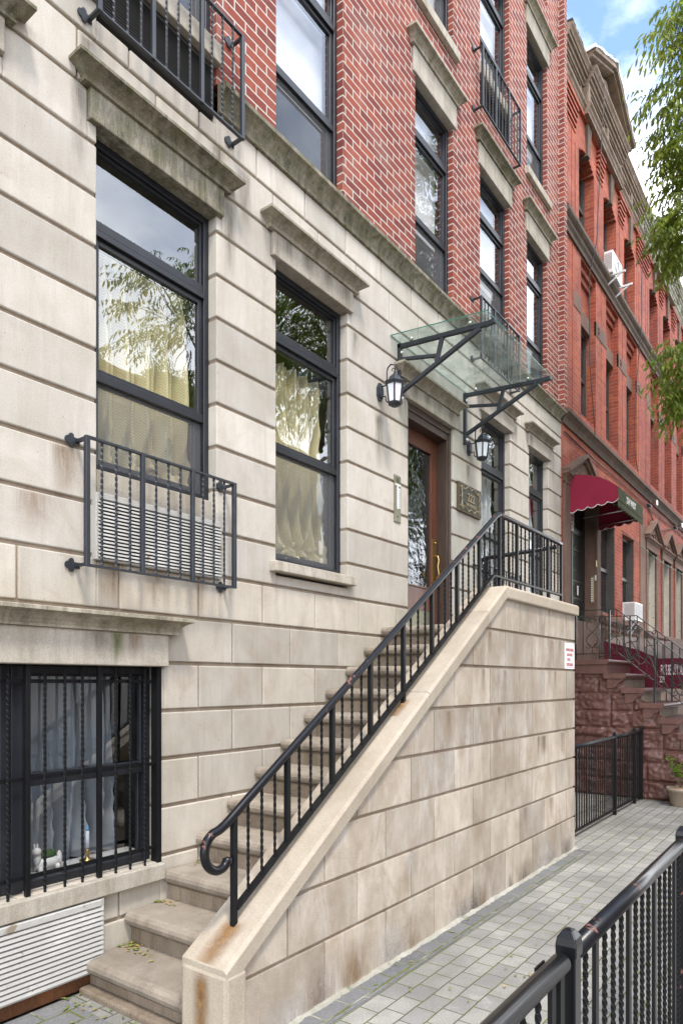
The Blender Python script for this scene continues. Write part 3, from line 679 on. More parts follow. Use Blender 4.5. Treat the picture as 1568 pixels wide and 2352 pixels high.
# side wall: coursed blocks cut off by the sloping coping
ZC = lambda x: .42 + .662 * (x - 2.07)
XB = 5.12; YW = -1.14
q = MB(); bed = MB()
rows = [0, .33, .625, .92, 1.21, 1.50, 1.79, 2.08, 2.36]
for k in range(8):
    z0, z1 = rows[k] + (.011 if k else 0), rows[k + 1] - (.011 if k < 7 else 0)
    js = [j for j in ([5.448 + .587 * i for i in range(-7, 5)] if k % 2 else [5.154 + .587 * i for i in range(-7, 5)]) if j < 6.8]
    ed = [2.10] + [j for j in js if j > 2.25] + [6.88]
    for a, b in zip(ed, ed[1:]):
        aa, bb = a + (.0055 if a > 2.11 else 0), b - (.0055 if b < 6.87 else 0)
        # clip the block under the coping line
        def xz(z): return 2.07 + (z + .07 - .42) / .662
        lo0, lo1 = xz(z0), xz(z1)
        if bb <= lo0: continue
        poly = []
        xl0 = max(aa, lo0); xl1 = max(aa, lo1)
        poly = [(xl0, z0), (bb, z0)]
        zr = min(z1, ZC(bb) - .07 if bb < XB else z1)
        poly.append((bb, zr))
        if zr >= z1 - 1e-4: poly.append((xl1, z1))
        if xl0 == aa and ZC(aa) - .07 > z0 and ZC(aa) - .07 < z1: poly.append((aa, ZC(aa) - .07))
        if len(poly) >= 3: q.prism(poly, 'y', YW, YW + .1)
lx(q, 'side_wall', 'stoop_stone', .007)
q = MB(); q.prism([(2.10, 0), (6.868, 0), (6.868, 2.36), (XB - .1, 2.36), (2.10, ZC(2.10) - .07)], 'y', YW + .013, -.895)
q.box(XB + .3, 6.86, -.895, -.012, 0, 2.09)
lx(q, 'wall_core', 'groove')
q = MB(); q.box(2.069, 2.20, -1.176, -.880, 0, .400)
lx(q, 'end_pier', 'coping', .018)
# sloping coping in three lengths and the level coping of the landing
cuts = [2.075, 3.87, 4.772, XB]
for a, b in zip(cuts, cuts[1:]):
    q = MB(); a += .003 if a > 2.1 else 0; b -= .003
    def ring(x): return [(x, -.883, ZC(x) - .10), (x, -1.172, ZC(x) - .10), (x, -1.172, ZC(x) - .012), (x, -1.150, ZC(x)), (x, -.883, ZC(x))]
    q.loft([ring(a), ring(b)]); lx(q, 'coping', 'coping', .004)
zl = ZC(XB)
for a, b in ((XB, 5.797), (5.803, 6.925)):
    q = MB(); q.loft([[(x, -.883, zl - .105), (x, -1.172, zl - .105), (x, -1.172, zl - .012), (x, -1.152, zl), (x, -.883, zl)] for x in (a, b)])
    lx(q, 'coping', 'coping', .012)
# crumbled mortar along the foot of the wall
q = MB(); rings = []
for i in range(160):
    x = 2.08 + 4.82 * i / 159; hN = .022 + .018 * mnoise.noise((x * 5, 0, 0)) + .012 * mnoise.noise((x * 21, 3, 0)); wN = .030 + .018 * mnoise.noise((x * 7, 9, 0)) + .014 * mnoise.noise((x * 25, 1, 0))
    rings.append([(x, YW + .01, 0), (x, YW - wN, .001), (x, YW - wN * .6, hN * .5), (x, YW + .01, max(.004, hN))])
q.loft(rings); lx(q, 'wall_foot_mortar', 'rubble_mortar')
# rust stains that run from the rail post feet
t = NT('rust_stain'); U = t.tex('UV'); P = t.tex('Object')
grd = t.n('Attribute'); grd.attribute_name = 'blk'
al = t.math('MULTIPLY', grd.outputs['Fac'], t.ramp(t.noise(P, 22, 7, .7), (.25, (.5,) * 3), (.6, (1,) * 3)))
tr = t.n('BsdfTransparent'); df = t.n('BsdfDiffuse'); t.l(t.ramp(t.noise(P, 30, 5, .6), (.3, (.19, .090, .032)), (.7, (.34, .20, .085))), df.inputs['Color'])
m_ = t.n('MixShader'); t.l(al, m_.inputs[0]); t.l(tr.outputs[0], m_.inputs[1]); t.l(df.outputs[0], m_.inputs[2]); t.l(m_.outputs[0], t.o.inputs['Surface'])
M['rust_stain'] = t.m
def stain(fn, nu, nv, name):
    q = MB(); dx = .012
    for i in range(nu):
        for j in range(nv):
            u, v = (i + .5) / nu, (j + .5) / nv
            a = max(0, 1 - abs(v - .5) * 2.1) ** 1.1 * min(1, 6 * (1 - u)) * (.55 + .45 * u)
            pts = [fn(i / nu, j / nv), fn((i + 1) / nu, j / nv), fn((i + 1) / nu, (j + 1) / nv), fn(i / nu, (j + 1) / nv)]
            q.add(pts, [(0, 1, 2, 3)], 0, min(1, a * 1.1))
    return lx(q, name, 'rust_stain')
stain(lambda u, v: (2.078 + .20 * u, -1.115 + .17 * v, ZC(2.078 + .20 * u) + .003), 24, 16, 'rust_stain')
stain(lambda u, v: (2.0665, -1.085 + .13 * v, .40 * u), 24, 14, 'rust_stain')
stain(lambda u, v: (3.64 + .16 * u, -1.09 + .11 * v, ZC(3.64 + .16 * u) + .003), 16, 12, 'rust_stain')

def stain_mat(name, lo, hi):
    t = NT(name); P = t.tex('Object'); gr = t.n('Attribute'); gr.attribute_name = 'blk'
    al = t.math('MULTIPLY', gr.outputs['Fac'], t.ramp(t.noise(t.mapv(P, (16, 16, 3)), 2, 7, .7), (.3, (.25,) * 3), (.62, (1,) * 3)))
    tr = t.n('BsdfTransparent'); df = t.n('BsdfDiffuse'); t.l(t.ramp(t.noise(P, 30, 5, .6), (.3, lo), (.7, hi)), df.inputs['Color'])
    m_ = t.n('MixShader'); t.l(al, m_.inputs[0]); t.l(tr.outputs[0], m_.inputs[1]); t.l(df.outputs[0], m_.inputs[2]); t.l(m_.outputs[0], t.o.inputs['Surface']); M[name] = t.m
stain_mat('moss_streak', (.07, .09, .02), (.16, .18, .05)); stain_mat('soot_streak', (.13, .115, .09), (.24, .215, .17)); stain_mat('brown_streak', (.22, .13, .07), (.34, .23, .14))
def streak(x0, x1, z0, z1, y, mat, k=.8, par=None):
    # a run of dirt: strongest at its top, fading down and out to both sides
    q = MB(); nu, nv = 12, 20
    for i in range(nu):
        for j in range(nv):
            u, v = (i + .5) / nu, (j + .5) / nv
            a = max(0, 1 - abs(u - .5) * 2) ** .8 * v ** .8 * min(1, (1 - v) * 8 + .3)
            X = lambda a_: x0 + (x1 - x0) * a_; Z = lambda b_: z0 + (z1 - z0) * b_
            q.add([(X(i / nu), y, Z(j / nv)), (X((i + 1) / nu), y, Z(j / nv)), (X((i + 1) / nu), y, Z((j + 1) / nv)), (X(i / nu), y, Z((j + 1) / nv))], [(0, 1, 2, 3)], 0, a * k)
    if par is st: return lx(q, 'dirt_streak', mat)
    q.build('dirt_streak', mat, bld)
streak(2.27, 2.37, 1.775, 1.955, -.0535, 'moss_streak', 1.0); streak(2.10, 2.30, 1.80, 1.955, -.0535, 'soot_streak', .6); streak(2.38, 2.50, 1.80, 1.955, -.0535, 'brown_streak', .7)
streak(2.22, 2.42, 2.10, 2.35, -.003, 'brown_streak', .8); streak(2.5, 2.75, 2.12, 2.35, -.003, 'brown_streak', .5); streak(2.9, 3.05, 2.05, 2.35, -.003, 'brown_streak', .6)
streak(1.95, 2.12, 2.68, 2.93, -.003, 'brown_streak', .8); streak(1.75, 1.98, 2.40, 2.65, -.003, 'brown_streak', .5)
streak(4.98, 5.12, 3.53, 4.05, -.003, 'soot_streak', .8); streak(6.76, 6.88, 3.81, 4.05, -.003, 'soot_streak', .7)
streak(3.17, 3.30, 4.37, 4.90, -.003, 'soot_streak', .9); streak(3.30, 3.45, 4.66, 5.19, -.003, 'soot_streak', .7); streak(4.63, 4.75, 4.37, 4.62, -.003, 'soot_streak', .6)
streak(2.06, 2.18, 4.40, 4.90, -.003, 'soot_streak', .6); streak(2.12, 2.22, 4.95, 5.19, -.003, 'soot_streak', .8); streak(3.05, 3.2, 5.0, 5.2, -.003, 'soot_streak', .7)
for x_ in (3.72, 3.95, 4.2, 4.45): streak(x_, x_ + .14, 4.75, 4.91, -.0325, 'soot_streak', .7)
for x_ in (5.55, 5.8, 6.05, 6.3): streak(x_, x_ + .16, 4.345, 4.485, -.0325, 'soot_streak', .6)
stain_mat('lime_bloom', (.52, .49, .45), (.70, .68, .65))
rw = random.Random(17)
for i_ in range(34):
    k_ = rw.randrange(1, 8); zt_ = rows[k_ + 1 if k_ < 7 else 8] - .013; x_ = rw.uniform(2.6, 6.6)
    if ZC(x_) - .15 < zt_: continue
    streak(x_, x_ + rw.uniform(.06, .20), zt_ - rw.uniform(.12, .25), zt_, YW - .002, rw.choice(['brown_streak', 'brown_streak', 'lime_bloom', 'soot_streak']), rw.uniform(.45, .85), st)
for i_ in range(22):
    x_ = rw.uniform(2.3, 6.6); streak(x_, x_ + rw.uniform(.15, .45), rw.uniform(.12, .28), .012, YW - .002, rw.choice(['lime_bloom', 'lime_bloom', 'soot_streak', 'brown_streak']), rw.uniform(.5, .9), st)
for x_ in (7.05, 8.02, 8.55, 9.36): streak(x_, x_ + .14, 4.37, 4.9, -.034, 'soot_streak', .6)

# ------------------------------------------------------------------ stoop railing
YR = -1.03
rl = thing('stoop_railing', 'black iron stoop handrail with curled lower end and chipped paint on sloping coping', 'railing', (2.25, YR, .5))
def rp(mb, name, mat, par=rl, bevel=0):
    o = mb.build(name, mat, None, bevel); o.parent = par; o.matrix_parent_inverse = Matrix.Translation(-par.location); return o
ZT = lambda x: 1.045 + (3.045 - 1.045) * (x - 2.24) / (5.25 - 2.24)
ZB = lambda x: ZC(x) + .065
pts = [(2.218, YR, .852), (2.196, YR, .829), (2.160, YR, .820), (2.122, YR, .832), (2.092, YR, .862), (2.079, YR, .905), (2.090, YR, .955), (2.125, YR, .990), (2.20, YR, ZT(2.20)), (2.4, YR, ZT(2.4))] + [(x, YR, ZT(x)) for x in (3, 4, 5, 5.15)] + [(5.22, YR, 3.025), (5.29, YR, 3.050), (5.36, YR, 3.052), (6, YR, 3.052), (6.80, YR, 3.052)]
q = MB(); q.curve(pts, .0215, 14); rp(q, 'handrail', 'iron_rail')
q = MB(); q.lathe([(0, -.02), (.022, -.012), (.0225, .012), (.0, .02)], pts[0], 12); rp(q, 'rail_cap', 'iron_rail')
q = MB(); q.bar((2.27, YR, ZB(2.27)), (5.17, YR, ZB(5.17)), .036, 0, .014); q.bar((5.165, YR, ZB(5.165)), (6.82, YR, ZB(5.165) + .006), .036, 0, .014); rp(q, 'bottom_rail', 'iron')
tops = lambda x: min(ZT(x), 3.052) - .012
px = [2.26 + .378 * i for i in range(8)] + [5.29, 5.66, 6.04, 6.42, 6.80]
for i, x in enumerate(px):
    q = MB(); lo = (ZC(x) - .01) if i in (0, 4) else (min(ZB(x), ZB(5.165)) - .004)
    if i in (8, 10, 12): lo = zl - .01
    q.box(x - .0135, x + .0135, YR - .0135, YR + .0135, lo, tops(x)); rp(q, 'post', 'iron', bevel=.003)
    if i < len(px) - 1:
        for j in (1, 2, 3):
            xb = x + (px[i + 1] - x) * j / 4
            q = MB(); q.twisted((xb, YR, min(ZB(xb), ZB(5.165))), (xb, YR, tops(xb)), .0115, .13); rp(q, 'baluster', 'iron_bar')
lr = thing('landing_railing', 'short black iron side railing with looped end across the stoop landing', 'railing', (6.8, -.5, 2.16))
XR = 6.80; zr = 3.0
loop = [(XR, -.99, 3.03), (XR, -.25, zr)] + [(XR, -.23 + .075 * math.sin(a), zr - .075 + .075 * math.cos(a)) for a in [R(d) for d in range(15, 181, 15)]] + [(XR, -.29, zr - .15)]
q = MB(); q.tube(loop, .022, 12); rp(q, 'handrail', 'iron_rail', lr)
q = MB(); q.bar((XR, -.98, 2.27), (XR, -.22, 2.27), .034, 0, .013); rp(q, 'bottom_rail', 'iron', lr)
for i in range(9):
    y = -.24 - .083 * i; q = MB()
    if i % 4 == 0: q.box(XR - .016, XR + .016, y - .016, y + .016, 2.16 if i in (0, 8) else 2.26, zr); rp(q, 'post', 'iron', lr)
    else: q.twisted((XR, y, 2.27), (XR, y, zr), .0135); rp(q, 'baluster', 'iron', lr)

# ------------------------------------------------------------------ window guards, grilles, bars
def make_guard():
    g_ = thing('window_guard', '', 'window guard', (0, 0, 0), 'iron window guards on the facade')
    W_, H_ = 1.11, .69
    for x in (.016, W_ / 3, 2 * W_ / 3, W_ - .016):
        q = MB(); e = .013 if x in (.016, W_ - .016) else .012
        q.box(x - e, x + e, -e, e, 0, H_); q.build('post', 'iron_guard', g_, .002, seg=1)
    for z in (.006, H_ - .006):
        q = MB(); q.box(.03, W_ - .03, -.0115, .0115, z - .006, z + .006); q.build('rail', 'iron_guard', g_)
    for i in range(3):
        for j in (1, 2, 3):
            x = .016 + (W_ - .032) * (i + j / 4) / 3
            q = MB(); q.twisted((x, 0, .01), (x, 0, H_ - .01), .0112, .13); q.build('baluster', 'iron_guard', g_)
    for x in (.016, W_ - .016):
        for z in (.012, H_ - .012):
            q = MB(); sx = -1 if x < .5 else 1
            q.bar((x, .0, z), (x, .092, z), .022, 0, .014)
            q.box(min(x, x + sx * .0) - .016, x + .016, .09, .099, z - .016, z + .016)
            for k, (dx, dz, rr) in enumerate(((-.05, 0, .020), (-.032, .022, .015), (-.032, -.022, .015), (-.02, 0, .018))):
                c = [(x + dx + rr * math.cos(a * math.pi / 6), z + dz + rr * math.sin(a * math.pi / 6)) for a in range(12)]
                q.prism(c, 'y', .091 - k * .0004, .0985)
            q.build('bracket', 'iron_guard', g_)
    return g_
gd = make_guard()
for i, (x, z, lab) in enumerate(((2.085, 2.288, 'black twisted bar window guard over the white louvered grille, lowest on the stone wall'),
                                 (2.16, 5.275, 'black twisted bar window guard above the mossy sooty window hood, cut by the top edge'),
                                 (6.965, 8.02, 'black twisted bar window guard highest on the brick wall, third brick window column'),
                                 (6.93, 5.23, 'black twisted bar window guard seen partly through the glass canopy'),
                                 (6.985, 2.288, 'black twisted bar window guard behind the stoop landing railing'))):
    o = gd if i == 0 else copy_tree(gd)
    o.location = (x, -.102, z); o['label'] = lab

def grille(x0, x1, z0, z1, n, y0, label, mat='white_metal', dark='dark_metal', rim=.022, group=None):
    g_ = thing('vent_grille', label, 'vent grille', (x0, y0, z0), group)
    q = MB(); q.box(0, rim, -.0, .05, 0, z1 - z0); q.box(x1 - x0 - rim, x1 - x0, -.0, .05, 0, z1 - z0)
    q.box(rim, x1 - x0 - rim, -.012, .05, z1 - z0 - rim * 1.6, z1 - z0); q.box(rim, x1 - x0 - rim, 0, .05, 0, rim * .6)
    q.build('frame', mat, g_, .003, seg=1)
    q = MB(); H_ = z1 - z0 - rim * 2.2; p = H_ / n
    for i in range(n):
        z = rim * .6 + p * (i + .5)
        q.prism([(-.010, z - p * .42), (-.006, z + p * .16), (.022, z + p * .46), (.022, z + p * .30)], 'x', rim * .5, x1 - x0 - rim * .5)
    q.build('louvers', mat, g_)
    q = MB(); q.box(.004, x1 - x0 - .004, .034, .09, .004, z1 - z0 - .004); q.build('backing', dark, g_)
    return g_
grille(2.20, 3.135, 2.347, 2.715, 16, -.035, 'white louvered air conditioner grille behind the lowest window guard')
grille(.40, 2.245, .098, .488, 13, -.045, 'large white louvered grille under the barred basement window')
grille(2.235, 3.112, 5.385, 5.715, 16, .02, 'dark louvered grille behind the window guard at the top edge', mat='dark_metal')
grille(7.135, 7.955, 8.21, 8.53, 15, .02, 'dark louvered grille behind the highest window guard', mat='dark_metal')
grille(7.135, 7.955, 5.39, 5.71, 15, .02, 'dark louvered grille above the glass canopy', mat='dark_metal')
grille(7.175, 7.995, 2.347, 2.705, 16, -.02, 'white louvered grille beside the entrance landing')
q = MB(); q.box(-.3, 1.4, .02, .13, 0, .094); q.box(1.42, 2.2, .02, .13, 0, .094); q.build('rusty_lintel', 'rust', bld, .004)

bb = thing('window_bars', 'black iron security bars with twisted rods over the basement window', 'window bars', (1.7, 0, .6))
def wb(q, n, bevel=0): return rp(q, n, 'iron', bb, bevel)
bars = [(1.10, 0), (1.19, 0), (1.29, 0), (1.41, 1), (1.52, 0), (1.62, 0), (1.731, 0), (1.83, 1), (1.925, 0), (2.037, 0), (2.14, 0), (2.243, 1), (2.35, 0), (2.447, 0), (2.55, 0)]
for x, sq in bars:
    q = MB()
    if sq: q.box(x - .0125, x + .0125, -.0125, .0125, .592, 1.764); wb(q, 'post', .002)
    else: q.twisted((x, 0, .592), (x, 0, 1.764), .0122, .12); rp(q, 'baluster', 'iron_bar', bb)
q = MB(); q.box(2.632, 2.662, -.012, .05, .592, 1.764); wb(q, 'post', .002)
for z in (1.68, 1.185, .685):
    q = MB(); q.box(1.05, 2.64, .013, .023, z - .010, z + .010); wb(q, 'rail')

# ------------------------------------------------------------------ things in the windows
def curtain(x0, x1, z0, z1, y, label, seedv, mat='curtain', gather=True, amp=.075, freq=11):
    q = MB(); nx, nz_ = 150, 70; vs = []
    rnd = random.Random(seedv); ph = [rnd.random() * 6 for _ in range(4)]
    for j in range(nz_ + 1):
        v = j / nz_
        for i in range(nx + 1):
            u = i / nx; f = 1 - .0 * v
            yy = amp * (2 * abs(math.sin(freq * math.pi * u + ph[0] + .5 * math.sin(3 * v + ph[1]))) ** .7 - 1  + .5 * math.sin(freq * 3.1 * u + ph[2] + 1.5 * v)) * (.6 + .5 * (1 - v))
            yy += .02 * mnoise.noise((u * 6, v * 2.5, seedv))
            zz = z0 + (z1 - z0) * v
            if gather and v < .19:
                k = (1 - v / .19); yy -= .07 * k + .10 * k * mnoise.noise((u * 13, v * 34, seedv)); zz += .05 * k * mnoise.noise((u * 15, v * 40, seedv + 3))
            vs.append((x0 + (x1 - x0) * u + .015 * mnoise.noise((u * 5, v * 2, 7)) + .03 * (1 - v) * (u - .5), y + yy, zz))
    fs = [(j * (nx + 1) + i, j * (nx + 1) + i + 1, (j + 1) * (nx + 1) + i + 1, (j + 1) * (nx + 1) + i) for j in range(nz_) for i in range(nx)]
    q.add(vs, fs, 0, .5, True)
    o = q.build('curtain', mat); return tag(o, label, 'curtain')
curtain(2.25, 3.08, 2.90, 4.30, .30, 'olive herringbone curtain in the window behind the lowest guard', 3, freq=11)
curtain(3.66, 4.52, 2.62, 4.20, .30, 'olive herringbone curtain bunched at its foot in the window left of the door', 5, freq=12)
curtain(7.25, 7.95, 2.9, 4.6, .25, 'pale sheer curtain in the window right of the brass plaque', 8, 'sheer', False)
curtain(8.66, 9.28, 2.6, 4.6, .25, 'pale sheer curtain in the last ground floor window by the house end', 9, 'sheer', False)
curtain(1.9, 2.6, .62, 1.75, .42, 'grey sheer curtain behind the barred basement window', 10, 'grey_sheer', False, freq=7)
cd = thing('candlestick', 'electric candle in a small brass holder on the basement window sill', 'candle', (2.30, .20, .645))
q = MB(); q.lathe([(0, 0), (.045, 0), (.045, .006), (.012, .012), (.010, .03), (.018, .04), (.012, .055), (.016, .065), (0, .066)]); q.build('holder', 'brass', cd)
q = MB(); q.lathe([(0, .066), (.011, .066), (.011, .17), (0, .171)]); q.build('candle_stem', 'candle', cd)
q = MB(); q.lathe([(0, .17), (.007, .172), (.009, .185), (.004, .205), (0, .215)]); q.build('bulb', 'flame_bulb', cd)
q = MB(); q.box(1.86, 2.64, .16, .30, .62, .645); q.build('inner_sill', 'ceramic', bld)
pl = thing('planter_figure', 'white ceramic animal planter holding green moss on the basement window sill', 'figurine', (2.05, .20, .645))
def blob(q, c, r, mi=0, n=10):
    rings = []
    for i in range(n + 1):
        a = -math.pi / 2 + math.pi * i / n
        rings.append([(c[0] + r[0] * math.cos(a) * math.cos(2 * math.pi * j / 14), c[1] + r[1] * math.cos(a) * math.sin(2 * math.pi * j / 14), c[2] + r[2] * math.sin(a)) for j in range(14)])
    return q.loft(rings, mi, False, True, True)
q = MB(); blob(q, (0, 0, .04), (.075, .04, .042)); blob(q, (-.06, -.01, .075), (.022, .022, .04)); blob(q, (-.068, -.02, .115), (.026, .022, .024)); blob(q, (.075, 0, .05), (.016, .016, .045))
for dx, dy in ((-.05, -.03), (.05, -.03), (-.05, .03), (.05, .03)): blob(q, (dx, dy, .015), (.014, .014, .02))
blob(q, (-.06, -.012, .145), (.006, .006, .014)); blob(q, (-.075, -.008, .145), (.006, .006, .014)); q.build('body', 'ceramic', pl)
q = MB(); blob(q, (0, 0, .085), (.055, .032, .028)); q.build('foliage', 'moss', pl)

# ------------------------------------------------------------------ canopy, lanterns, intercom, plaque, sign
cp = thing('entrance_canopy', 'glass canopy on two black steel brackets over the door', 'canopy', (6.05, 0, 4.4))
def cb(q, n, m, bevel=0): return rp(q, n, m, cp, bevel)
for x in (5.38, 6.72):
    q = MB(); wv = .036
    q.box(x - .018, x + .018, -.036, 0, 4.235, 4.79)
    q.bar((x, 0, 4.765), (x, -.90, 4.705), wv, 0, .040); q.bar((x, -.90, 4.705), (x, -.955, 4.712), wv, 0, .040)
    q.bar((x, -.02, 4.335), (x, -.82, 4.69), wv - .002, 0, .036)
    q.bar((x, -.03, 4.645), (x, -.40, 4.575), wv - .006, 0, .030); q.bar((x, -.455, 4.725), (x, -.40, 4.52), wv - .004, 0, .034)
    br_ = cb(q, 'bracket', 'iron_guard', .004)
    q = MB()
    for z in (4.70, 4.28): q.lathe([(0, 0), (.02, 0), (.02, .008), (.012, .008), (.012, .018), (0, .018)], (0, 0, 0), 12); q.v[-72:] = [(x + a, -.037 - c, z + b) for a, b, c in q.v[-72:]]
    for y in (-.14, -.72): q.lathe([(0, 0), (.012, 0), (.012, .02), (.017, .02), (.017, .045), (.010, .05), (0, .05)], (x, y, 4.775 - .06 * -y / .9), 12)
    rp(q, 'bolts', 'steel', cp)
ring = lambda y, z: [(5.24, y, z), (6.83, y, z), (6.83, y, z + .010), (5.24, y, z + .010)]
q = MB(); q.loft([ring(-.004, 4.812), ring(-.945, 4.735)]); q.mi = [0] * len(q.mi)
for i, f in enumerate(q.f):
    cx = [q.v[j] for j in f]
    if max(c[0] for c in cx) - min(c[0] for c in cx) < .01 or max(c[1] for c in cx) - min(c[1] for c in cx) < .01: q.mi[i] = 1
cb(q, 'glass_panel', ['canopy_glass', 'glass_edge'])

def make_lantern():
    L = thing('wall_lantern', '', 'lantern', (0, 0, 0), 'black wall lanterns either side of the door')
    q = MB(); q.prism([(.045 * math.cos(R(a)) * (1 if abs(math.sin(R(a))) < .8 else 1), .085 * math.sin(R(a))) for a in range(22, 382, 45)], 'y', -.022, 0); q.prism([(.032 * math.cos(R(a)), .062 * math.sin(R(a))) for a in range(22, 382, 45)], 'y', -.034, -.022); q.build('wall_plate', 'iron_guard', L, .003)
    yc = -.165; q = MB()
    q.tube([(0, -.03, .045), (0, -.075, .045), (0, -.085, .07), (0, -.085, .16), (0, -.095, .195), (0, -.125, .215), (0, -.155, .205), (0, -.17, .18), (0, yc, .155)], .0065, 8)
    q.tube([(0, -.03, -.045), (0, -.07, -.05), (0, -.075, -.09), (0, -.085, -.105), (0, -.11, -.105)], .006, 8)
    q.tube([(0, yc + .02, .15), (0, yc + .03, .165), (0, yc + .02, .178), (0, yc + .005, .17)], .004, 6); q.tube([(0, yc - .02, .15), (0, yc - .03, .165), (0, yc - .02, .178), (0, yc - .005, .17)], .004, 6)
    q.build('arm', 'iron_guard', L)
    q = MB(); rot = R(30)
    q.lathe([(0, .155), (.006, .15), (.010, .14), (.006, .132), (.014, .128), (.018, .118), (.030, .112), (.034, .105), (.050, .09), (.058, .075), (.068, .06), (.092, .05), (.094, .042), (.086, .036), (.084, .022), (0, .022)], (0, yc, 0), 6, smooth=False, rot=rot)
    q.lathe([(0, -.165), (.03, -.163), (.045, -.15), (.062, -.142), (.064, -.128), (0, -.128)], (0, yc, 0), 6, smooth=False, rot=rot)
    for j in range(6):
        a = rot + j * math.pi / 3; q.bar((.078 * math.cos(a), yc + .078 * math.sin(a), .025), (.058 * math.cos(a), yc + .058 * math.sin(a), -.13), .011)
    q.build('cage', 'iron_guard', L)
    q = MB(); q.lathe([(0, .022), (.072, .022), (.053, -.128), (0, -.128)], (0, yc, 0), 6, smooth=False, rot=rot); q.build('lamp_glass', 'frost', L)
    return L
ln = make_lantern(); ln.location = (5.055, 0, 4.235); ln['label'] = 'black hexagonal wall lantern left of the door, nearer the curtained window'
l2 = copy_tree(ln); l2.location = (6.83, 0, 4.225); l2['label'] = 'black hexagonal wall lantern right of the door, above the bronze plaque'

ic = thing('intercom_panel', 'tall narrow metal door intercom with white name cards on stone wall', 'intercom', (5.355, 0, 3.35))
q = MB(); q.box(5.300, 5.412, -.010, .004, 3.143, 3.572); rp(q, 'plate', 'intercom', ic, .002)
q = MB(); q.box(5.31, 5.402, -.014, -.010, 3.478, 3.492)
for i in range(9): q.box(5.362, 5.396, -.013, -.010, 3.455 - .021 * i - .013, 3.455 - .021 * i)
q.box(5.343, 5.355, -.018, -.010, 3.262, 3.478); rp(q, 'name_cards', 'label_white', ic)
q = MB()
for i in range(9): q.lathe([(0, 0), (.005, 0), (.005, .006), (0, .006)], (0, 0, 0), 8); q.v[-32:] = [(5.328 + a, -.010 - c, 3.447 - .021 * i + b) for a, b, c in q.v[-32:]]
for (x, z) in ((5.308, 3.56), (5.404, 3.56), (5.308, 3.155), (5.404, 3.155)): q.box(x - .004, x + .004, -.013, -.010, z - .004, z + .004)
rp(q, 'buttons', 'steel', ic)
q = MB()
for r0 in range(4):
    for c0 in range(4): q.box(5.33 + .014 * c0, 5.338 + .014 * c0, -.0115, -.010, 3.51 + .011 * r0, 3.515 + .011 * r0)
q.lathe([(0, 0), (.008, 0), (.008, .003), (0, .003)], (0, 0, 0), 10); q.v[-40:] = [(5.356 + a, -.010 - c, 3.195 + b) for a, b, c in q.v[-40:]]
rp(q, 'speaker_slots', 'dark_metal', ic)

pq = thing('address_plaque', 'bronze address plaque reading 222 with scrolled border beside the door', 'plaque', (6.82, 0, 3.65))
px0, px1, pz0, pz1 = 6.55, 7.10, 3.497, 3.808
q = MB(); q.box(px0, px1, -.03, .004, pz0, pz1); rp(q, 'plate', 'bronze', pq, .003)
q = MB(); q.box(px0 + .012, px1 - .012, -.034, -.03, pz0 + .012, pz1 - .012); rp(q, 'field', 'bronze_dark', pq)
q = MB(); cx, cz = (px0 + px1) / 2, (pz0 + pz1) / 2; bord = []
for i in range(97):
    a = 2 * math.pi * i / 96; u, v = math.cos(a), math.sin(a)
    k = max(abs(u), abs(v)); sx, sz = u / k, v / k
    wav = .010 * math.cos(10 * a)
    bord.append((cx + sx * (.215 + wav * (abs(sx) > .9) * .6), -.036, cz + sz * (.108 + wav * (abs(sz) > .9) * 1.6 + .012 * (abs(sx) < .35))))
q.tube(bord, .006, 6)
for sx in (-1, 1):
    for sz in (-1, 1): q.tube([(cx + sx * (.20 + .028 * math.cos(b)), -.036, cz + sz * (.10 + .022 * math.sin(b))) for b in [i * .6 for i in range(12)]], .005, 6)
rp(q, 'scroll_border', 'bronze_hi', pq)
q = MB()
for sx in (-1, 1):
    for z in (-.1, 0, .1): q.lathe([(0, 0), (.008, 0), (.006, .005), (0, .006)], (0, 0, 0), 10); q.v[-40:] = [(cx + sx * .255 + a, -.034 - c, cz + z + b) for a, b, c in q.v[-40:]]
rp(q, 'rivets', 'bronze_hi', pq)
for txt, size, z, sx in (('222', .125, 3.665, .95), ('THE MAGELL', .052, 3.585, .95)):
    o = lettering('lettering', txt, size, 'bronze_hi', pq, (cx - 6.82, -.037, z - 3.65), sx=sx, extrude=.004, bold=.001)

sg = thing('sprinkler_sign', 'small white sign with red lettering on the street corner of the stoop wall', 'sign', (6.71, YW, 1.92))
q = MB(); q.box(6.575, 6.852, YW - .006, YW + .001, 1.80, 2.052); rp(q, 'plate', 'sign_white', sg, .003)
q = MB(); q.box(6.588, 6.84, YW - .0075, YW - .006, 2.032, 2.037); q.box(6.588, 6.84, YW - .0075, YW - .006, 1.814, 1.819); rp(q, 'border', 'sign_red', sg)
for k, (txt, sx) in enumerate((('AUTOMATIC SPRINKLER', .50), ('SHUT-OFF VALVE', .50), ('LOCATED __ FT.', .50), ('OPPOSITE THIS SIGN', .50))):
    lettering('lettering', txt, .043, 'sign_red', sg, (0, -.0075, 1.985 - .048 * k - 1.92), sx=sx, extrude=.0006, bold=.0012)

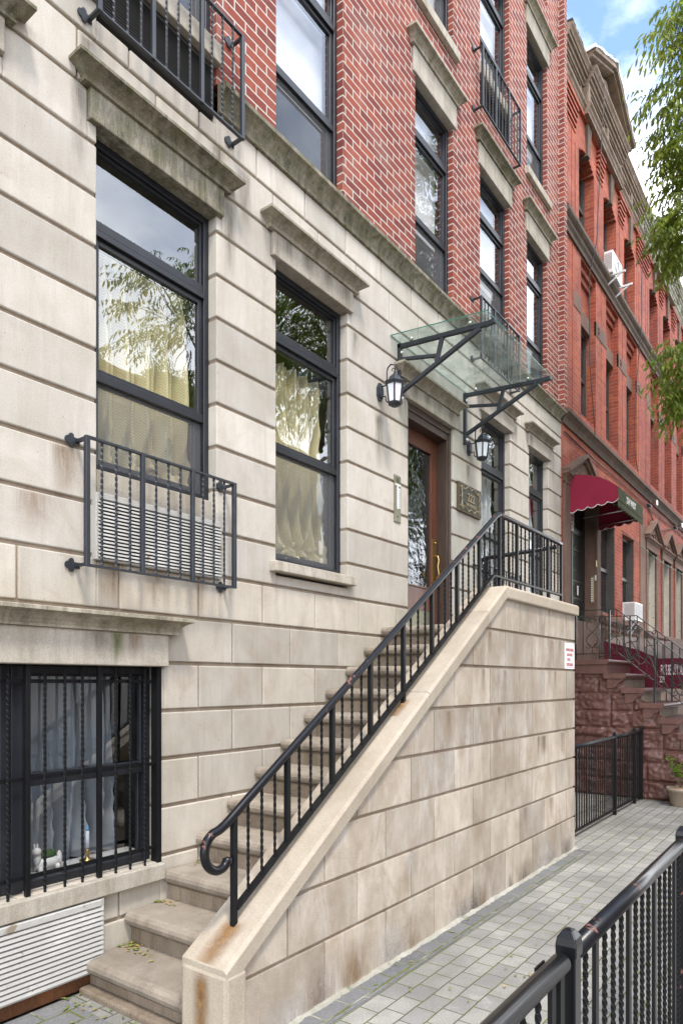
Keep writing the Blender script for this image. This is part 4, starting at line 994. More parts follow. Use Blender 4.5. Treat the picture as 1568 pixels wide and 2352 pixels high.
# ------------------------------------------------------------------ fences
def fence(name, label, x0, x1, y, zt, posts, rail_r, first, mats=('iron', 'iron_rail'), group=None, cap=True, zb_=.07, sp=.0945, pe=.0245):
    F = thing(name, label, 'fence', (x0, y, 0), group)
    for x in posts:
        q = MB(); e = pe; h = zt + .020
        q.box(x - e, x + e, y - e, y + e, 0, h - .02)
        q.loft([[(x - e * k, y - e * k, z), (x + e * k, y - e * k, z), (x + e * k, y + e * k, z), (x - e * k, y + e * k, z)] for k, z in ((1.12, h - .045), (1.14, h - .015), (1.0, h + .005), (.55, h + .022), (.2, h + .026))])
        rp(q, 'post', mats[1], F, .003)
    ed = sorted([x0] + [p for p in posts if x0 < p < x1] + [x1])
    for a, b in zip(ed, ed[1:]):
        if b - a < .1: continue
        q = MB(); q.tube([(a + .02, y, zt - rail_r), (b - .02, y, zt - rail_r)], rail_r, 16); rp(q, 'top_rail', mats[1], F)
        q = MB(); q.box(a + .03, b - .03, y - .016, y + .016, zb_ - .008, zb_ + .008); rp(q, 'bottom_rail', mats[0], F)
    i = first; x = x0 + .0945 * .5
    n = 0
    while x < x1 - .03:
        if not any(abs(x - p) < .05 for p in posts):
            q = MB()
            if n % 4 == i: q.box(x - .0145, x + .0145, y - .006, y + .006, zb_, zt - rail_r); rp(q, 'picket', mats[0], F)
            else: q.twisted((x, y, zb_), (x, y, zt - rail_r), .0118, .10); rp(q, 'baluster', 'iron_bar', F)
        n += 1; x += sp
    return F
YF = -2.735
fence('iron_fence', 'black iron pavement fence with round top rail running to the right from the chipped post', 1.80, 3.36 + 1.60, YF, .985, [1.80, 3.37, 4.96], .026, 2)
gt = fence('iron_gate', 'black railing gate leaf with red primer chips left of the chipped post', .30, 1.757, YF, .985, [], .026, 2)
q = MB(); q.box(.32, .345, YF - .012, YF + .012, .07, .95); rp(q, 'end_stile', 'iron', gt); q = MB(); q.box(1.70, 1.73, YF - .012, YF + .012, .07, .94); rp(q, 'end_stile', 'iron', gt)
q = MB(); q.box(1.63, 1.69, YF + .025, YF + .030, .945, .975); q.lathe([(0, 0), (.008, 0), (.008, .01), (0, .01)], (1.675, YF + .03, .957), 8); rp(q, 'latch_tab', 'iron', gt)
fence('iron_fence', 'black iron fence between the stoop corner and the dark red stoop', 6.93, 10.36, -.99, 1.0, [8.93, 9.92, 10.32], .026, 1, mats=('iron', 'iron'), sp=.089, pe=.021)

# ------------------------------------------------------------------ red brick row houses next door
def wall_pieces(q, rects, y0, y1, mi=0):
    for (a, b, c, d) in rects: q.box(a, b, y0, y1, c, d, mi)
def house(x0, wdt, label, brick, trim, style, zoff=0.):
    H = thing('row_house', label, 'building', (x0, 0, 0), 'red brick row houses')
    P_ = lambda q, n, m, bevel=0, par=H: q.build(n, m, par, bevel)
    W2 = [.90, 2.29, 3.65]; W3 = [.80, 2.13, 3.48]; w2, w3 = .79, .80
    if style == 'awning': W1 = [(1.98, 2.85, 2.85, 4.42), (3.36, 4.22, 2.85, 4.42)]; door = (.33, 1.66, 2.0, 4.58)
    else: W1 = [(.60, 1.35, 2.70, 4.42), (2.10, 2.85, 2.70, 4.42), (3.50, 4.25, 2.70, 4.42)]; door = None
    main = [(x, x + w2, 5.86, 8.30) for x in W2] + [(x, x + w3, 8.72, 10.07) for x in W3] + list(W1) + ([door] if door else [])
    gro = [(.47, .50, 5.66, 8.30), (1.97, 2.0, 5.66, 8.30), (3.34, 3.37, 5.66, 8.30), (4.55, 4.58, 5.66, 8.30), (.43, .46, 8.6, 10.06), (1.78, 1.81, 8.6, 10.06), (3.13, 3.16, 8.6, 10.06), (4.42, 4.45, 8.6, 10.06), (.60, .63, 8.6, 9.9), (4.60, 4.63, 8.6, 9.9)]
    q = MB(); wall_pieces(q, free_rects(0, wdt, 2.62, 10.52, main + gro), 0, .045); wall_pieces(q, free_rects(0, wdt, 2.62, 10.52, main), .045, .34)
    # recessed panels above the second floor windows, segment-arched heads above
    for x in W2: q.box(x, x + w2, .13, .33, 7.64, 8.30); q.box(x, x + w2, .05, .13, 8.20, 8.30); q.box(x, x + w2, .09, .13, 8.10, 8.20)
    for x in W3:
        n = 10
        for i in range(n):
            u0, u1 = i / n, (i + 1) / n; um = (u0 + u1) / 2; zz = 9.93 + .14 * (1 - (2 * um - 1) ** 2)
            if 10.07 - zz > .004: q.box(x + w3 * u0, x + w3 * u1, .0, .30, zz, 10.072)
    for xa, xb in ((W3[0] + w3 + .1, W3[1] - .08), (W3[1] + w3 + .1, W3[2] - .08), (.0, .62), (W3[2] + w3 + .08, wdt)):
        for k in range(6): q.box(xa, xb, -.012 - .012 * k, .02, 10.05 + .075 * k, 10.085 + .075 * k)
    q.box(.0, wdt, -.045, .02, 10.50, 10.56)
    P_(q, 'wall', brick)
    q = MB()
    for x in W2: q.box(x, x + w2, .085, .33, 7.40, 7.64)
    for a, b in ((W2[0] - .36, W2[0]), (W2[0] + w2, W2[1]), (W2[1] + w2, W2[2]), (W2[2] + w2, W2[2] + w2 + .36)): q.box(a, b, -.008, .03, 7.40, 7.64)
    for x in (W2[0] + w2 + .13, W2[1] + w2 + .13, W2[2] + w2 + .13):
        for a in range(5): blob(q, (x + .045 * math.cos(a * 1.257), -.010, 7.52 + .055 * math.sin(a * 1.257)), (.022, .014, .026), n=5)
        blob(q, (x, -.012, 7.52), (.02, .018, .02), n=5)
    P_(q, 'stone_lintel_band', 'brown', .004)
    for x in W3:
        q = MB(); q.add([(x + w3 / 2 - .055, -.035, 10.03), (x + w3 / 2 + .055, -.035, 10.03), (x + w3 / 2 + .10, -.05, 10.5), (x + w3 / 2 - .10, -.05, 10.5), (x + w3 / 2 - .055, .1, 10.03), (x + w3 / 2 + .055, .1, 10.03), (x + w3 / 2 + .10, .1, 10.5), (x + w3 / 2 - .10, .1, 10.5)], [(0, 1, 2, 3), (4, 7, 6, 5), (0, 4, 5, 1), (1, 5, 6, 2), (2, 6, 7, 3), (3, 7, 4, 0)]); P_(q, 'keystone', 'brown_dark')
    for (za, pr) in ((5.44, [(0, 0), (.03, 0), (.035, .05), (.05, .09), (.085, .13), (.11, .15), (.11, .20), (.02, .225), (0, .225)]), (8.33, [(0, 0), (.03, 0), (.035, .06), (.06, .10), (.06, .15), (.09, .18), (.11, .21), (.11, .27), (.02, .30), (0, .30)])):
        q = MB(); q.loft([[(0.0, .02, za + z), (0.0, -p, za + z), (wdt, -p, za + z), (wdt, .02, za + z)] for p, z in pr]); P_(q, 'string_course', 'brown_dark')
    # cornice with a break forward and a pediment
    def cor(a, b, y):
        q = MB()
        prb = [(0, 10.52), (.035, 10.52), (.04, 10.56), (.055, 10.58), (.06, 10.62), (.085, 10.645), (.09, 10.675), (.02, 10.69), (0, 10.69)]
        q.loft([[(a, .02, z), (a, y - p, z), (b, y - p, z), (b, .02, z)] for p, z in prb])
        q.box(a + .01, b - .01, y - .015, .02, 10.69, 10.96)
        n = max(1, int((b - a) / .75))
        for i in range(n):
            u0 = a + (b - a) * (i + .12) / n; u1 = a + (b - a) * (i + .88) / n
            for (e0, e1, f0, f1) in ((u0, u1, 10.72, 10.735), (u0, u1, 10.90, 10.915), (u0, u0 + .02, 10.735, 10.90), (u1 - .02, u1, 10.735, 10.90)): q.box(e0, e1, y - .035, y - .015, f0, f1)
            q.box(a + (b - a) * i / n, a + (b - a) * i / n + .07, y - .045, y - .01, 10.69, 10.96)
        prc = [(.02, 10.96), (.04, 10.96), (.045, 11.0), (.07, 11.01), (.075, 11.05), (.105, 11.06), (.11, 11.10), (.125, 11.105), (.14, 11.14), (.165, 11.17), (.168, 11.20), (.0, 11.24)]
        q.loft([[(a, .02, z), (a, y - p, z), (b, y - p, z), (b, .02, z)] for p, z in prc])
        return q
    P_(cor(0, .92, 0), 'cornice', trim); P_(cor(.92, 2.98, -.07), 'cornice', trim); P_(cor(2.98, wdt, 0), 'cornice', trim)
    q = MB(); xa, xb, xm, zb0, zt0 = .78, 3.12, 1.95, 11.235, 11.80
    q.prism([(xa + .1, zb0), (xb - .1, zb0), (xm, zt0 - .06)], 'y', -.10, .15)
    for (p0, p1) in (((xa, zb0), (xm, zt0)), ((xb, zb0), (xm, zt0))):
        for (off, th, yy) in ((0, .05, -.22), (.05, .05, -.27), (.095, .035, -.25)):
            d = Vector((p1[0] - p0[0], 0, p1[1] - p0[1])).normalized(); nrm = Vector((-d.z, 0, d.x)); nrm = nrm if nrm.z > 0 else -nrm
            a, b = Vector((p0[0], 0, p0[1])) + nrm * off, Vector((p1[0], 0, p1[1])) + nrm * off
            pts_ = [(a.x, a.z), (b.x, b.z), (b.x + nrm.x * th, b.z + nrm.z * th), (a.x + nrm.x * th, a.z + nrm.z * th)]
            q.prism(pts_, 'y', yy, .12)
    q.box(xm - .42, xm + .42, -.13, -.09, zb0 + .03, zb0 + .16); q.box(xa + .04, xb - .04, -.115, -.05, zb0, zb0 + .03)
    P_(q, 'pediment', trim)
    q = MB()
    for (p0, p1) in (((xa - .06, zb0 + .10), (xm - .0, zt0 + .16)), ((xb + .06, zb0 + .10), (xm + .0, zt0 + .16))):
        rings = []
        for i in range(22):
            u = i / 21; x = p0[0] + (p1[0] - p0[0]) * u; z = p0[1] + (p1[1] - p0[1]) * u
            n_ = lambda k: .02 * mnoise.noise((x * 6, k * 3.1, x0))
            rings.append([(x, -.285 + n_(1), z - .02 + n_(2)), (x, -.28 + n_(3), z + .03 + n_(4)), (x, .35, z + .04 + n_(5)), (x, .35, z - .06)])
        q.loft(rings)
    P_(q, 'roof_flashing', 'flash')
    q = MB(); q.box(0, wdt, .0, 6, 11.16, 11.22); rings = []
    for i in range(12):
        u = i / 11; rings.append([(.02 + .5 * u, -.17 + .02 * mnoise.noise((u * 8, 1, x0)), 11.20), (.02 + .5 * u, -.15, 11.27 + .05 * mnoise.noise((u * 9, 2, x0))), (.02 + .5 * u, .3, 11.30), (.02 + .5 * u, .3, 11.2)])
    q.loft(rings); P_(q, 'roof', 'tar')
    # windows
    def win(a, b, c, d, y, fm='far_frame'):
        q = MB(); W = .05; q.box(b - .02, b - .001, .01, y, c, d) if y < .12 else None; q.box(a, a + W, y, y + .05, c, d); q.box(b - W, b, y, y + .05, c, d); q.box(a + W, b - W, y, y + .05, d - W, d); q.box(a + W, b - W, y, y + .05, c, c + W)
        m = (c + d) / 2; q.box(a + W, b - W, y + .005, y + .045, m - .03, m + .03)
        q.box(a + W, a + W + .03, y + .02, y + .05, c + W, m - .03); q.box(b - W - .03, b - W, y + .02, y + .05, c + W, m - .03)
        fo = q.build('window', fm, H)
        for (e, f) in ((c + W, m - .03), (m + .03, d - W)):
            p = MB(); p.box(a + W - .005, b - W + .005, y + .03, y + .035, e - .004, f + .004); p.build('pane', 'far_pane', fo)
    for x in W2: win(x, x + w2, 5.86, 7.40, .16)
    for x in W3: win(x, x + w3, 8.72, 10.07, .16)
    for a, b, c, d in W1: win(a, b, c, d, .10, 'far_frame' if style == 'awning' else 'far_frame_light')
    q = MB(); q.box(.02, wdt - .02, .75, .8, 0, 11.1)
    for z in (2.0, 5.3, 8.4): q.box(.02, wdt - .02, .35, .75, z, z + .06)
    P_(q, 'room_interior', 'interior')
    # brownstone basement, sills, surrounds
    q = MB(); q.box(0, wdt, -.02, .34, 0, 2.62)
    if style == 'awning':
        q.mould(1.92, 4.30, [(0.02, 2.55), (.05, 2.57), (.05, 2.62), (.09, 2.65), (.12, 2.70), (.12, 2.78), (.02, 2.80)])
        for x in (2.0, 2.66, 3.4, 4.05): q.box(x, x + .09, -.13, 0, 2.40, 2.56)
        q.box(.06, .332, -.035, .36, 1.9, 4.62); q.box(1.658, 1.86, -.035, .36, 1.9, 4.62); q.box(.06, 1.86, -.045, .30, 4.58, 4.66)
    else:
        q.mould(.4, 4.5, [(0.02, 2.50), (.05, 2.52), (.05, 2.58), (.10, 2.62), (.10, 2.70), (.02, 2.705)])
        for a, b, c, d in W1: q.box(a - .16, a, -.03, .2, c, d); q.box(b, b + .16, -.03, .2, c, d); q.box(a - .20, b + .20, -.04, .2, d, d + .16)
        q.box(-.05, .40, -.02, .05, 2.6, 4.9)
    P_(q, 'brownstone_trim', 'brown', .005)
    q = MB(); pedi = [(-.12 + .05, 1.06, 4.62, 5.08)] if style == 'awning' else [(a - .28, b + .28, d + .16, d + .62) for a, b, c, d in W1]
    if style == 'awning': pedi = [(.02, 1.72, 4.66, 5.14)]
    for a, b, c, d in pedi:
        mx_ = (a + b) / 2; q.prism([(a + .05, c + .06), (b - .05, c + .06), (mx_, d - .05)], 'y', -.05, .05)
        q.mould(a + .09, b - .09, [(.02, c - .02), (.05, c), (.07, c + .03), (.10, c + .05), (.10, c + .075), (.0, c + .085)])
        for (p0, p1) in (((a, c + .07), (mx_, d)), ((b, c + .07), (mx_, d))):
            d_ = Vector((p1[0] - p0[0], 0, p1[1] - p0[1])).normalized(); nr = Vector((-d_.z, 0, d_.x)); nr = nr if nr.z > 0 else -nr
            for off, th, yy in ((-.05, .05, -.09), (0, .05, -.13)):
                pp = [(p0[0] + nr.x * off, p0[1] + nr.z * off), (p1[0] + nr.x * off, p1[1] + nr.z * off), (p1[0] + nr.x * (off + th), p1[1] + nr.z * (off + th)), (p0[0] + nr.x * (off + th), p0[1] + nr.z * (off + th))]
                q.prism(pp, 'y', yy, .05)
        for i in range(14):
            u = (i % 7 - 3) / 3.; zz = c + .10 + .06 * (i // 7); 
            if abs(u) * (b - a) / 2 < (d - zz - .06) / (d - c) * (b - a) / 2: blob(q, (mx_ + u * (b - a) * .33, -.055, zz + .02 * (i % 2)), (.05, .018, .026), n=5)
        q.tube([(mx_ + .10 * math.cos(k * .5) * (1 - k / 16), -.06, c + .17 + .07 * math.sin(k * .5) * (1 - k / 16)) for k in range(14)], .012, 6)
    P_(q, 'pediment_trim', 'brown', .0)
    if door:
        q = MB(); q.box(door[0], door[1], .17, .22, 4.05, 4.14); q.box(door[0], door[0] + .07, .17, .22, 2, 4.58); q.box(.98, 1.02, .165, .22, 2, 4.05); q.box(door[1] - .05, door[1], .17, .22, 2, 4.58)
        q.box(door[0], door[1], .20, .235, 2.0, 4.58); q.box(door[0] + .08, door[1] - .06, .19, .20, 3.02, 3.30, 1)
        for i in range(26):
            x = door[0] + .08 + i * (door[1] - door[0] - .14) / 25; q.bar((x, .185, 2.45), (x, .185, 4.05), .012)
        for z in (2.7, 3.02, 3.30, 3.8): q.box(door[0] + .05, door[1] - .04, .18, .19, z - .01, z + .01)
        dd = P_(q, 'front_door', ['door_dark', 'door_brass'])
        q = MB(); q.box(door[0] + .02, door[1] - .02, .192, .198, 4.15, 4.57); q.build('pane', 'far_pane', dd)
    return H
house(9.885, 4.715, 'red brick row house with dark red entrance awning and tan cornice', 'brick2', 'trim_tan', 'awning')
house(14.60, 4.72, 'red brick row house with three small ground floor pediments and green cornice', 'brick3', 'trim_green', 'pediments')
house(19.32, 4.72, 'red brick row house farthest along, beyond the green corniced one', 'brick2', 'trim_tan', 'pediments')

# ------------------------------------------------------------------ dark red stoop next door
rs = thing('red_stoop', 'dark red painted rock faced stone stoop with scrolled step ends', 'stoop', (11.05, -.5, 0))
XS0, XS1 = 10.36, 11.75
def rq(q, n, m, bevel=0): return rp(q, n, m, rs, bevel)
yn = lambda k: -.53 - .247 * k        # nose of tread k (landing = 0)
zn_ = lambda k: 2.0 - .21 * k
NS = 9
prof = [(0, 0)]
line = lambda y: min(1.80, 1.80 - .85 * (-y - .56) - .0) if y < -.56 else 1.80
# rock-faced side: irregular ashlar bulges on a fine grid
q = MB(); blocks = []
rndm = random.Random(11); z = 0.
rowz = [0, .26, .52, .70, 1.0, 1.24, 1.5, 1.72, 2.0]
for z0, z1 in zip(rowz, rowz[1:]):
    y = 0.02
    while y > -3.2:
        L = rndm.uniform(.3, .75)
        if rndm.random() < .25 and z1 - z0 > .24:
            zm = z0 + (z1 - z0) * rndm.uniform(.35, .6); blocks += [(y - L, y, z0, zm, rndm.random()), (y - L, y, zm, z1, rndm.random())]
        else: blocks.append((y - L, y, z0, z1, rndm.random()))
        y -= L
ny, nz_ = 150, 100; grid = {}; vs = []
for j in range(nz_ + 1):
    for i in range(ny + 1):
        y = .02 - 2.95 * i / ny; z = 1.86 * j / nz_; zmax = line(y) - .015
        z = min(z, max(0, zmax))
        d = .03
        for (a, b, c, e, s0) in blocks:
            if a <= y < b and c <= z < e:
                ed = min(y - a, b - y, z - c, e - z); d = .035 * min(1, ed / .035) * (.6 + .5 * s0); break
        h = d * (1 + 1.1 * mnoise.fractal((y * 4.5, z * 4.5, 3.), 1., 2., 5)) + .012 * mnoise.noise((y * 18, z * 18, 0))
        vs.append((XS0 + .03 - max(0, h), y, z))
fs = [(j * (ny + 1) + i, j * (ny + 1) + i + 1, (j + 1) * (ny + 1) + i + 1, (j + 1) * (ny + 1) + i) for j in range(nz_) for i in range(ny)]
q.add(vs, fs, 0, .5, False); rq(q, 'rock_faced_wall', 'rock')
q = MB(); pr = [(.0, 0), (.0, 1.99), (yn(0) + .05, 1.99)]
for k in range(1, NS): pr += [(yn(k - 1) + .05, zn_(k) - .001), (yn(k) + .05, zn_(k) - .001)]
pr += [(yn(NS - 1) + .05, 0)]; q.prism(pr, 'x', XS0 + .04, XS1 - .03); rq(q, 'core', 'rock')
for k in range(NS):
    q = MB(); y0 = yn(k) - .02; y1 = (yn(k - 1) + .06) if k else .0; zt = zn_(k)
    nose = [(y1, zt), (y0 + .012, zt), (y0, zt - .012), (y0 - .002, zt - .035), (y0 + .012, zt - .05), (y0 + .03, zt - .055), (y0 + .035, zt - .075), (y1, zt - .075)]
    q.prism(nose, 'x', XS0 - .06, XS1 + .05)
    q.box(XS0 + .10, XS1 - .08, yn(k) + .045, yn(k) + .09, zt - .21, zt - .07, 1)
    if k == 0: q.box(XS0 - .03, XS1, y0 + .05, 0, zt - .21, zt - .07)
    else:
        yb = yn(k) + .03; prf = [(yb + .235, zt - .075), (yb, zt - .075), (yb + .012, zt - .105), (yb + .05, zt - .125), (yb + .085, zt - .15), (yb + .10, zt - .18), (yb + .13, zt - .205), (yb + .175, zt - .215), (yb + .235, zt - .215)]
        q.prism(prf, 'x', XS0 - .035, XS0 + .10)
    rq(q, 'step', ['rock', 'riser'], .004)

def scroll_rail(x, label, lights):
    F = thing('ornate_railing', label, 'railing', (x, -.6, 2.0), 'scrolled railings of the dark red stoop')
    def fq(q, n, m='gate_dark'): return rp(q, n, m, F)
    sl = .845; yk = -.62
    top = lambda y: 2.735 if y > yk else 2.735 - sl * (yk - y)
    bot = lambda y: 2.09 if y > yk - .03 else 2.09 - sl * (yk - .03 - y)
    ye = -2.55
    q = MB(); q.bar((x, 0, 2.75), (x, yk, 2.735), .030, 0, .012); q.bar((x, yk, 2.735), (x, ye, top(ye)), .030, 0, .012); fq(q, 'handrail')
    q = MB(); q.bar((x, 0, 2.09), (x, yk - .03, 2.09), .026, 0, .012); q.bar((x, yk - .03, 2.09), (x, ye, bot(ye)), .026, 0, .012); fq(q, 'bottom_rail')
    for y in (-.03, -.52, -1.14, -1.78, -2.50):
        q = MB(); zf = 2.0 - .21 * max(0, math.ceil((-y - .53) / .247)); q.box(x - .013, x + .013, y - .013, y + .013, zf, top(y)); fq(q, 'post')
    secs = [(-.03, -.52), (-.52, -1.14), (-1.14, -1.78), (-1.78, -2.50)]
    for a, b in secs:
        L = a - b
        for u in ((.22, .78) if L < .55 else (.17, .34, .66, .83)):
            y = a - L * u; q = MB(); q.twisted((x, y, bot(y)), (x, y, top(y)), .011, .12); fq(q, 'baluster')
        q = MB(); cy = (a + b) / 2; sh = lambda y: (bot(y) + top(y)) / 2
        for s1 in (-1, 1):
            pts_ = []
            for k in range(25):
                u = k / 24; yy = cy + s1 * (.085 * math.sin(u * math.pi * 2) * (1 if L > .4 else .7)); pts_.append((x, yy, sh(yy) + (u - .5) * .46))
            q.tube(pts_, .0065, 6)
            for zc, dz in ((-.20, -1), (.20, 1)):
                pts_ = [(x, cy + s1 * (.055 + .045 * (1 - k / 20) * math.cos(k * .45)), sh(cy) + zc + dz * .045 * (1 - k / 20) * math.sin(k * .45)) for k in range(18)]
                q.tube(pts_, .0055, 6)
        q.tube([(x, cy, bot(cy)), (x, cy, bot(cy) + .10)], .006, 6)
        fq(q, 'scroll')
    return F
scroll_rail(XS0 + .08, 'scrolled black wrought iron railing along the near edge of the dark red stoop', True)
scroll_rail(XS1 - .10, 'scrolled black wrought iron railing along the far edge of the dark red stoop', False)
lt = MB(); pts_ = []; rnl = random.Random(4)
for i in range(70):
    u = i / 69; y = -.05 - 2.2 * u
    zz = (2.55 if u < .12 else 2.55 - .80 * (u - .12) * 2.2) + .10 * math.sin(u * 30) + .05 * math.sin(u * 71)
    pts_.append((XS0 + .055 + .03 * math.sin(u * 45), y, zz - .12 * u))
lt.tube(pts_, .004, 5)
for p in pts_[::2]: lt.tube([p, (p[0] - .01, p[1] + rnl.uniform(-.03, .03), p[2] + rnl.uniform(-.03, .03))], .003, 4)
tag(lt.build('string_lights', 'wire_green'), 'green wired string lights wound along the near scrolled railing', 'string lights')
lt = MB(); pts_ = [(10.24 + .02 * math.sin(i * .8), .0 - .06, 4.0 - .055 * i + .01 * math.sin(i * 2)) for i in range(34)]; lt.tube(pts_, .004, 5)
for p in pts_[::2]: lt.tube([p, (p[0] + rnl.uniform(-.04, .06), p[1] - .02, p[2] + rnl.uniform(-.02, .03))], .003, 4)
tag(lt.build('string_lights', 'wire_green'), 'green wired string lights hanging down the left jamb under the awning', 'string lights')

# ------------------------------------------------------------------ awnings
aw = thing('entrance_awning', 'dark red rounded door awning with mildewed front reading 224 WEST', 'awning', (10.95, 0, 4.2))
AX0, AX1 = 10.17, 11.66
pf = [(.0, 4.735), (-.10, 4.735), (-.22, 4.715), (-.34, 4.68), (-.46, 4.63), (-.57, 4.565), (-.66, 4.50), (-.70, 4.465)]
def aq(q, n, m): return rp(q, n, m, aw)
for xs in (AX0, AX1):
    q = MB(); n = 48; edge = []
    for i in range(n + 1):
        y = -.715 * i / n; base = 4.19 + (4.27 - 4.19) * i / n
        edge.append((y, base - .035 * abs(math.sin(math.pi * 5 * i / n)) + .012))
    poly = [p for p in pf] + [(-.715, 4.28)] + [e for e in reversed(edge)]
    q.prism(poly, 'x', xs - .003, xs + .003); aq(q, 'side_panel', 'canvas')
    q = MB(); q.tube([(xs - .003, y, z) for y, z in edge], .005, 6); aq(q, 'piping', 'letter')
q = MB(); q.loft([[(AX0, y, z), (AX1, y, z), (AX1, y, z + .006), (AX0, y, z + .006)] for y, z in pf]); aq(q, 'top_panel', 'canvas_mold')
q = MB(); n = 96
topf = [(AX0, 4.466), (AX1, 4.466)]; ed = []
for i in range(n + 1):
    x = AX0 + (AX1 - AX0) * i / n; ed.append((x, 4.205 - .032 * abs(math.sin(math.pi * 11 * i / n))))
q.prism(topf + list(reversed(ed)), 'y', -.712, -.706); fp = aq(q, 'front_panel', 'canvas_mold')
q = MB(); q.tube([(AX0, -.712, 4.272), (AX1, -.712, 4.272)], .007, 6); q.tube([(x, -.710, z) for x, z in ed], .004, 5); aq(q, 'piping', 'canvas_mold')
lettering('lettering', '224 WEST', .135, 'letter', aw, (10.90 - 10.95, -.716, 4.36 - 4.2), sx=.95, extrude=.002, bold=.003)
q = MB()
for x in (AX0 + .03, AX1 - .03, (AX0 + AX1) / 2): q.tube([(x, 0, 4.25), (x, -.69, 4.29)], .010, 8); q.tube([(x, -.02, 4.70), (x, -.45, 4.60), (x, -.68, 4.44)], .010, 8)
q.tube([(AX0, -.69, 4.29), (AX1, -.69, 4.29)], .010, 8); aq(q, 'frame', 'steel')
q = MB(); lt_ = [(AX0 + .1 + (AX1 - AX0 - .2) * i / 40, -.62 + .02 * math.sin(i), 4.26 + .012 * math.sin(i * 1.7)) for i in range(41)]; q.tube(lt_, .004, 5)
for p in lt_[::2]: q.tube([p, (p[0] + .01, p[1] - .01, p[2] - .035)], .003, 4)
tag(q.build('string_lights', 'wire_green'), 'green wired string lights strung under the entrance awning', 'string lights')

sa = thing('salon_awning', 'dark red basement awning lettered FLOS BEAUTY SALON behind the scrolled railings', 'awning', (12.5, -.6, 2.0))
def sq_(q, n, m): return rp(q, n, m, sa)
XA = 12.0
q = MB(); q.prism([(0, 2.37), (-.56, 2.20), (-.86, 2.06), (-.86, 1.56), (0, 1.56)], 'x', XA, XA + .006); sq_(q, 'side_panel', 'canvas_shaded')
q = MB(); q.box(XA - .004, XA + .004, -2.1, -.86, 1.56, 2.05); sq_(q, 'valance', 'canvas_shaded')
q = MB(); q.loft([[(XA, y, 2.05), (XA + .7, y, 2.36), (XA + .7, y, 2.366), (XA, y, 2.056)] for y in (-.86, -2.1)]); q.loft([[(XA, 0, 2.37), (XA + .7, 0, 2.50), (XA + .7, 0, 2.506), (XA, 0, 2.376)], [(XA, -.86, 2.06), (XA + .7, -.86, 2.36), (XA + .7, -.86, 2.366), (XA, -.86, 2.066)]]); sq_(q, 'roof_panel', 'canvas_fade')
q = MB(); q.box(XA + .694, XA + .70, -2.1, 0, 1.56, 2.36); sq_(q, 'back_panel', 'canvas_shaded')
q = MB()
for y in (-.03, -.86, -2.08):
    q = MB(); q.tube([(XA + .01, y, 0), (XA + .01, y, 2.04), (XA + .68, y, 2.34), (XA + .68, y, 0)], .012, 8); sq_(q, 'frame', 'steel')
for txt, size, y, z, sx in (("FLO'S BEAUTY SALON", .235, -1.105, 1.855, .172), ('224', .14, -.925, 1.705, .36)):
    lettering('lettering', txt, size, 'letter', sa, (XA - .006 - 12.5, y + .6, z - 2.0), face=FACE_LEFT, sx=sx, extrude=.001, bold=.0015)

# ------------------------------------------------------------------ small things on the row houses
ac = thing('window_air_conditioner', 'white window air conditioner propped on a strut beside the dark red stoop', 'air conditioner', (13.5, -.1, 2.9))
def xq(par, q, n, m, bevel=0): return rp(q, n, m, par, bevel)
q = MB(); q.box(13.27, 13.83, -.22, .2, 2.80, 3.14); xq(ac, q, 'case', 'ac_white', .008)
q = MB()
for i in range(16): q.box(13.265, 13.271, -.20, -.03, 2.90 + .014 * i, 2.906 + .014 * i)
for i in range(18): q.box(13.30, 13.80, -.2245, -.219, 2.83 + .016 * i, 2.838 + .016 * i)
xq(ac, q, 'vents', 'ac_grey')
q = MB(); q.bar((13.4, -.20, 2.79), (13.4, -.02, 2.55), .02); q.bar((13.7, -.20, 2.79), (13.7, -.02, 2.55), .02); xq(ac, q, 'support_strut', 'ac_white')
ms = thing('outdoor_air_conditioner', 'white outdoor air conditioner unit bracketed to the upper brick wall', 'air conditioner', (12.3, -.15, 8.8))
q = MB(); q.box(12.02, 12.62, -.155, .0, 8.62, 9.0); xq(ms, q, 'case', 'ac_white', .01)
q = MB()
for i in range(9): q.box(12.014, 12.022, -.14, -.02, 8.70 + .03 * i, 8.712 + .03 * i)
ringp = [(12.28 + .14 * math.cos(a), -.158, 8.81 + .14 * math.sin(a)) for a in [2 * math.pi * i / 24 for i in range(25)]]; q.tube(ringp, .006, 6); q.tube([(x, y, 8.81 + (z - 8.81) * .5) if False else (12.28 + (x - 12.28) * .55, y, 8.81 + (z - 8.81) * .55) for x, y, z in ringp], .005, 6)
xq(ms, q, 'grille', 'ac_grey')
q = MB()
for x in (12.08, 12.55): q.bar((x, 0, 8.60), (x, -.34, 8.60), .03); q.bar((x, -.30, 8.60), (x, -.0, 8.42), .02)
xq(ms, q, 'bracket', 'ac_white')
def flood(x, z, lab):
    F = thing('floodlight', lab, 'lamp', (x, 0, z), 'floodlights on the row house fronts')
    q = MB(); q.tube([(0, 0, 0), (0, -.08, 0)], .035, 12); q.tube([(0, -.06, .02), (0, -.12, .03)], .012, 8); q.build('mount', 'gate_dark', F)
    q = MB(); q.loft([[(.03 + dx * s1, y, .04 + dz * s1) for dx, dz in ((-.06, -.04), (.06, -.04), (.06, .05), (-.06, .05))] for y, s1 in ((-.10, .6), (-.16, 1.0), (-.19, 1.05))]); q.build('lamp_head', 'steel', F)
    return F
flood(15.2, 5.33, 'small floodlight on the brick above the nearest small pediment'); flood(17.9, 5.36, 'small floodlight on the brick at the right edge of the photo')
def cable(pts, r, lab, mat='cable'):
    q = MB(); q.tube(pts, r, 6); return tag(q.build('cable', mat), lab, 'cable')
cable([(9.95, -.02, 5.33), (11.5, -.02, 5.30), (13.2, -.02, 5.32), (14.6, -.02, 5.30), (19.2, -.02, 5.33)], .010, 'black cable clipped along the brick above the entrance awning')
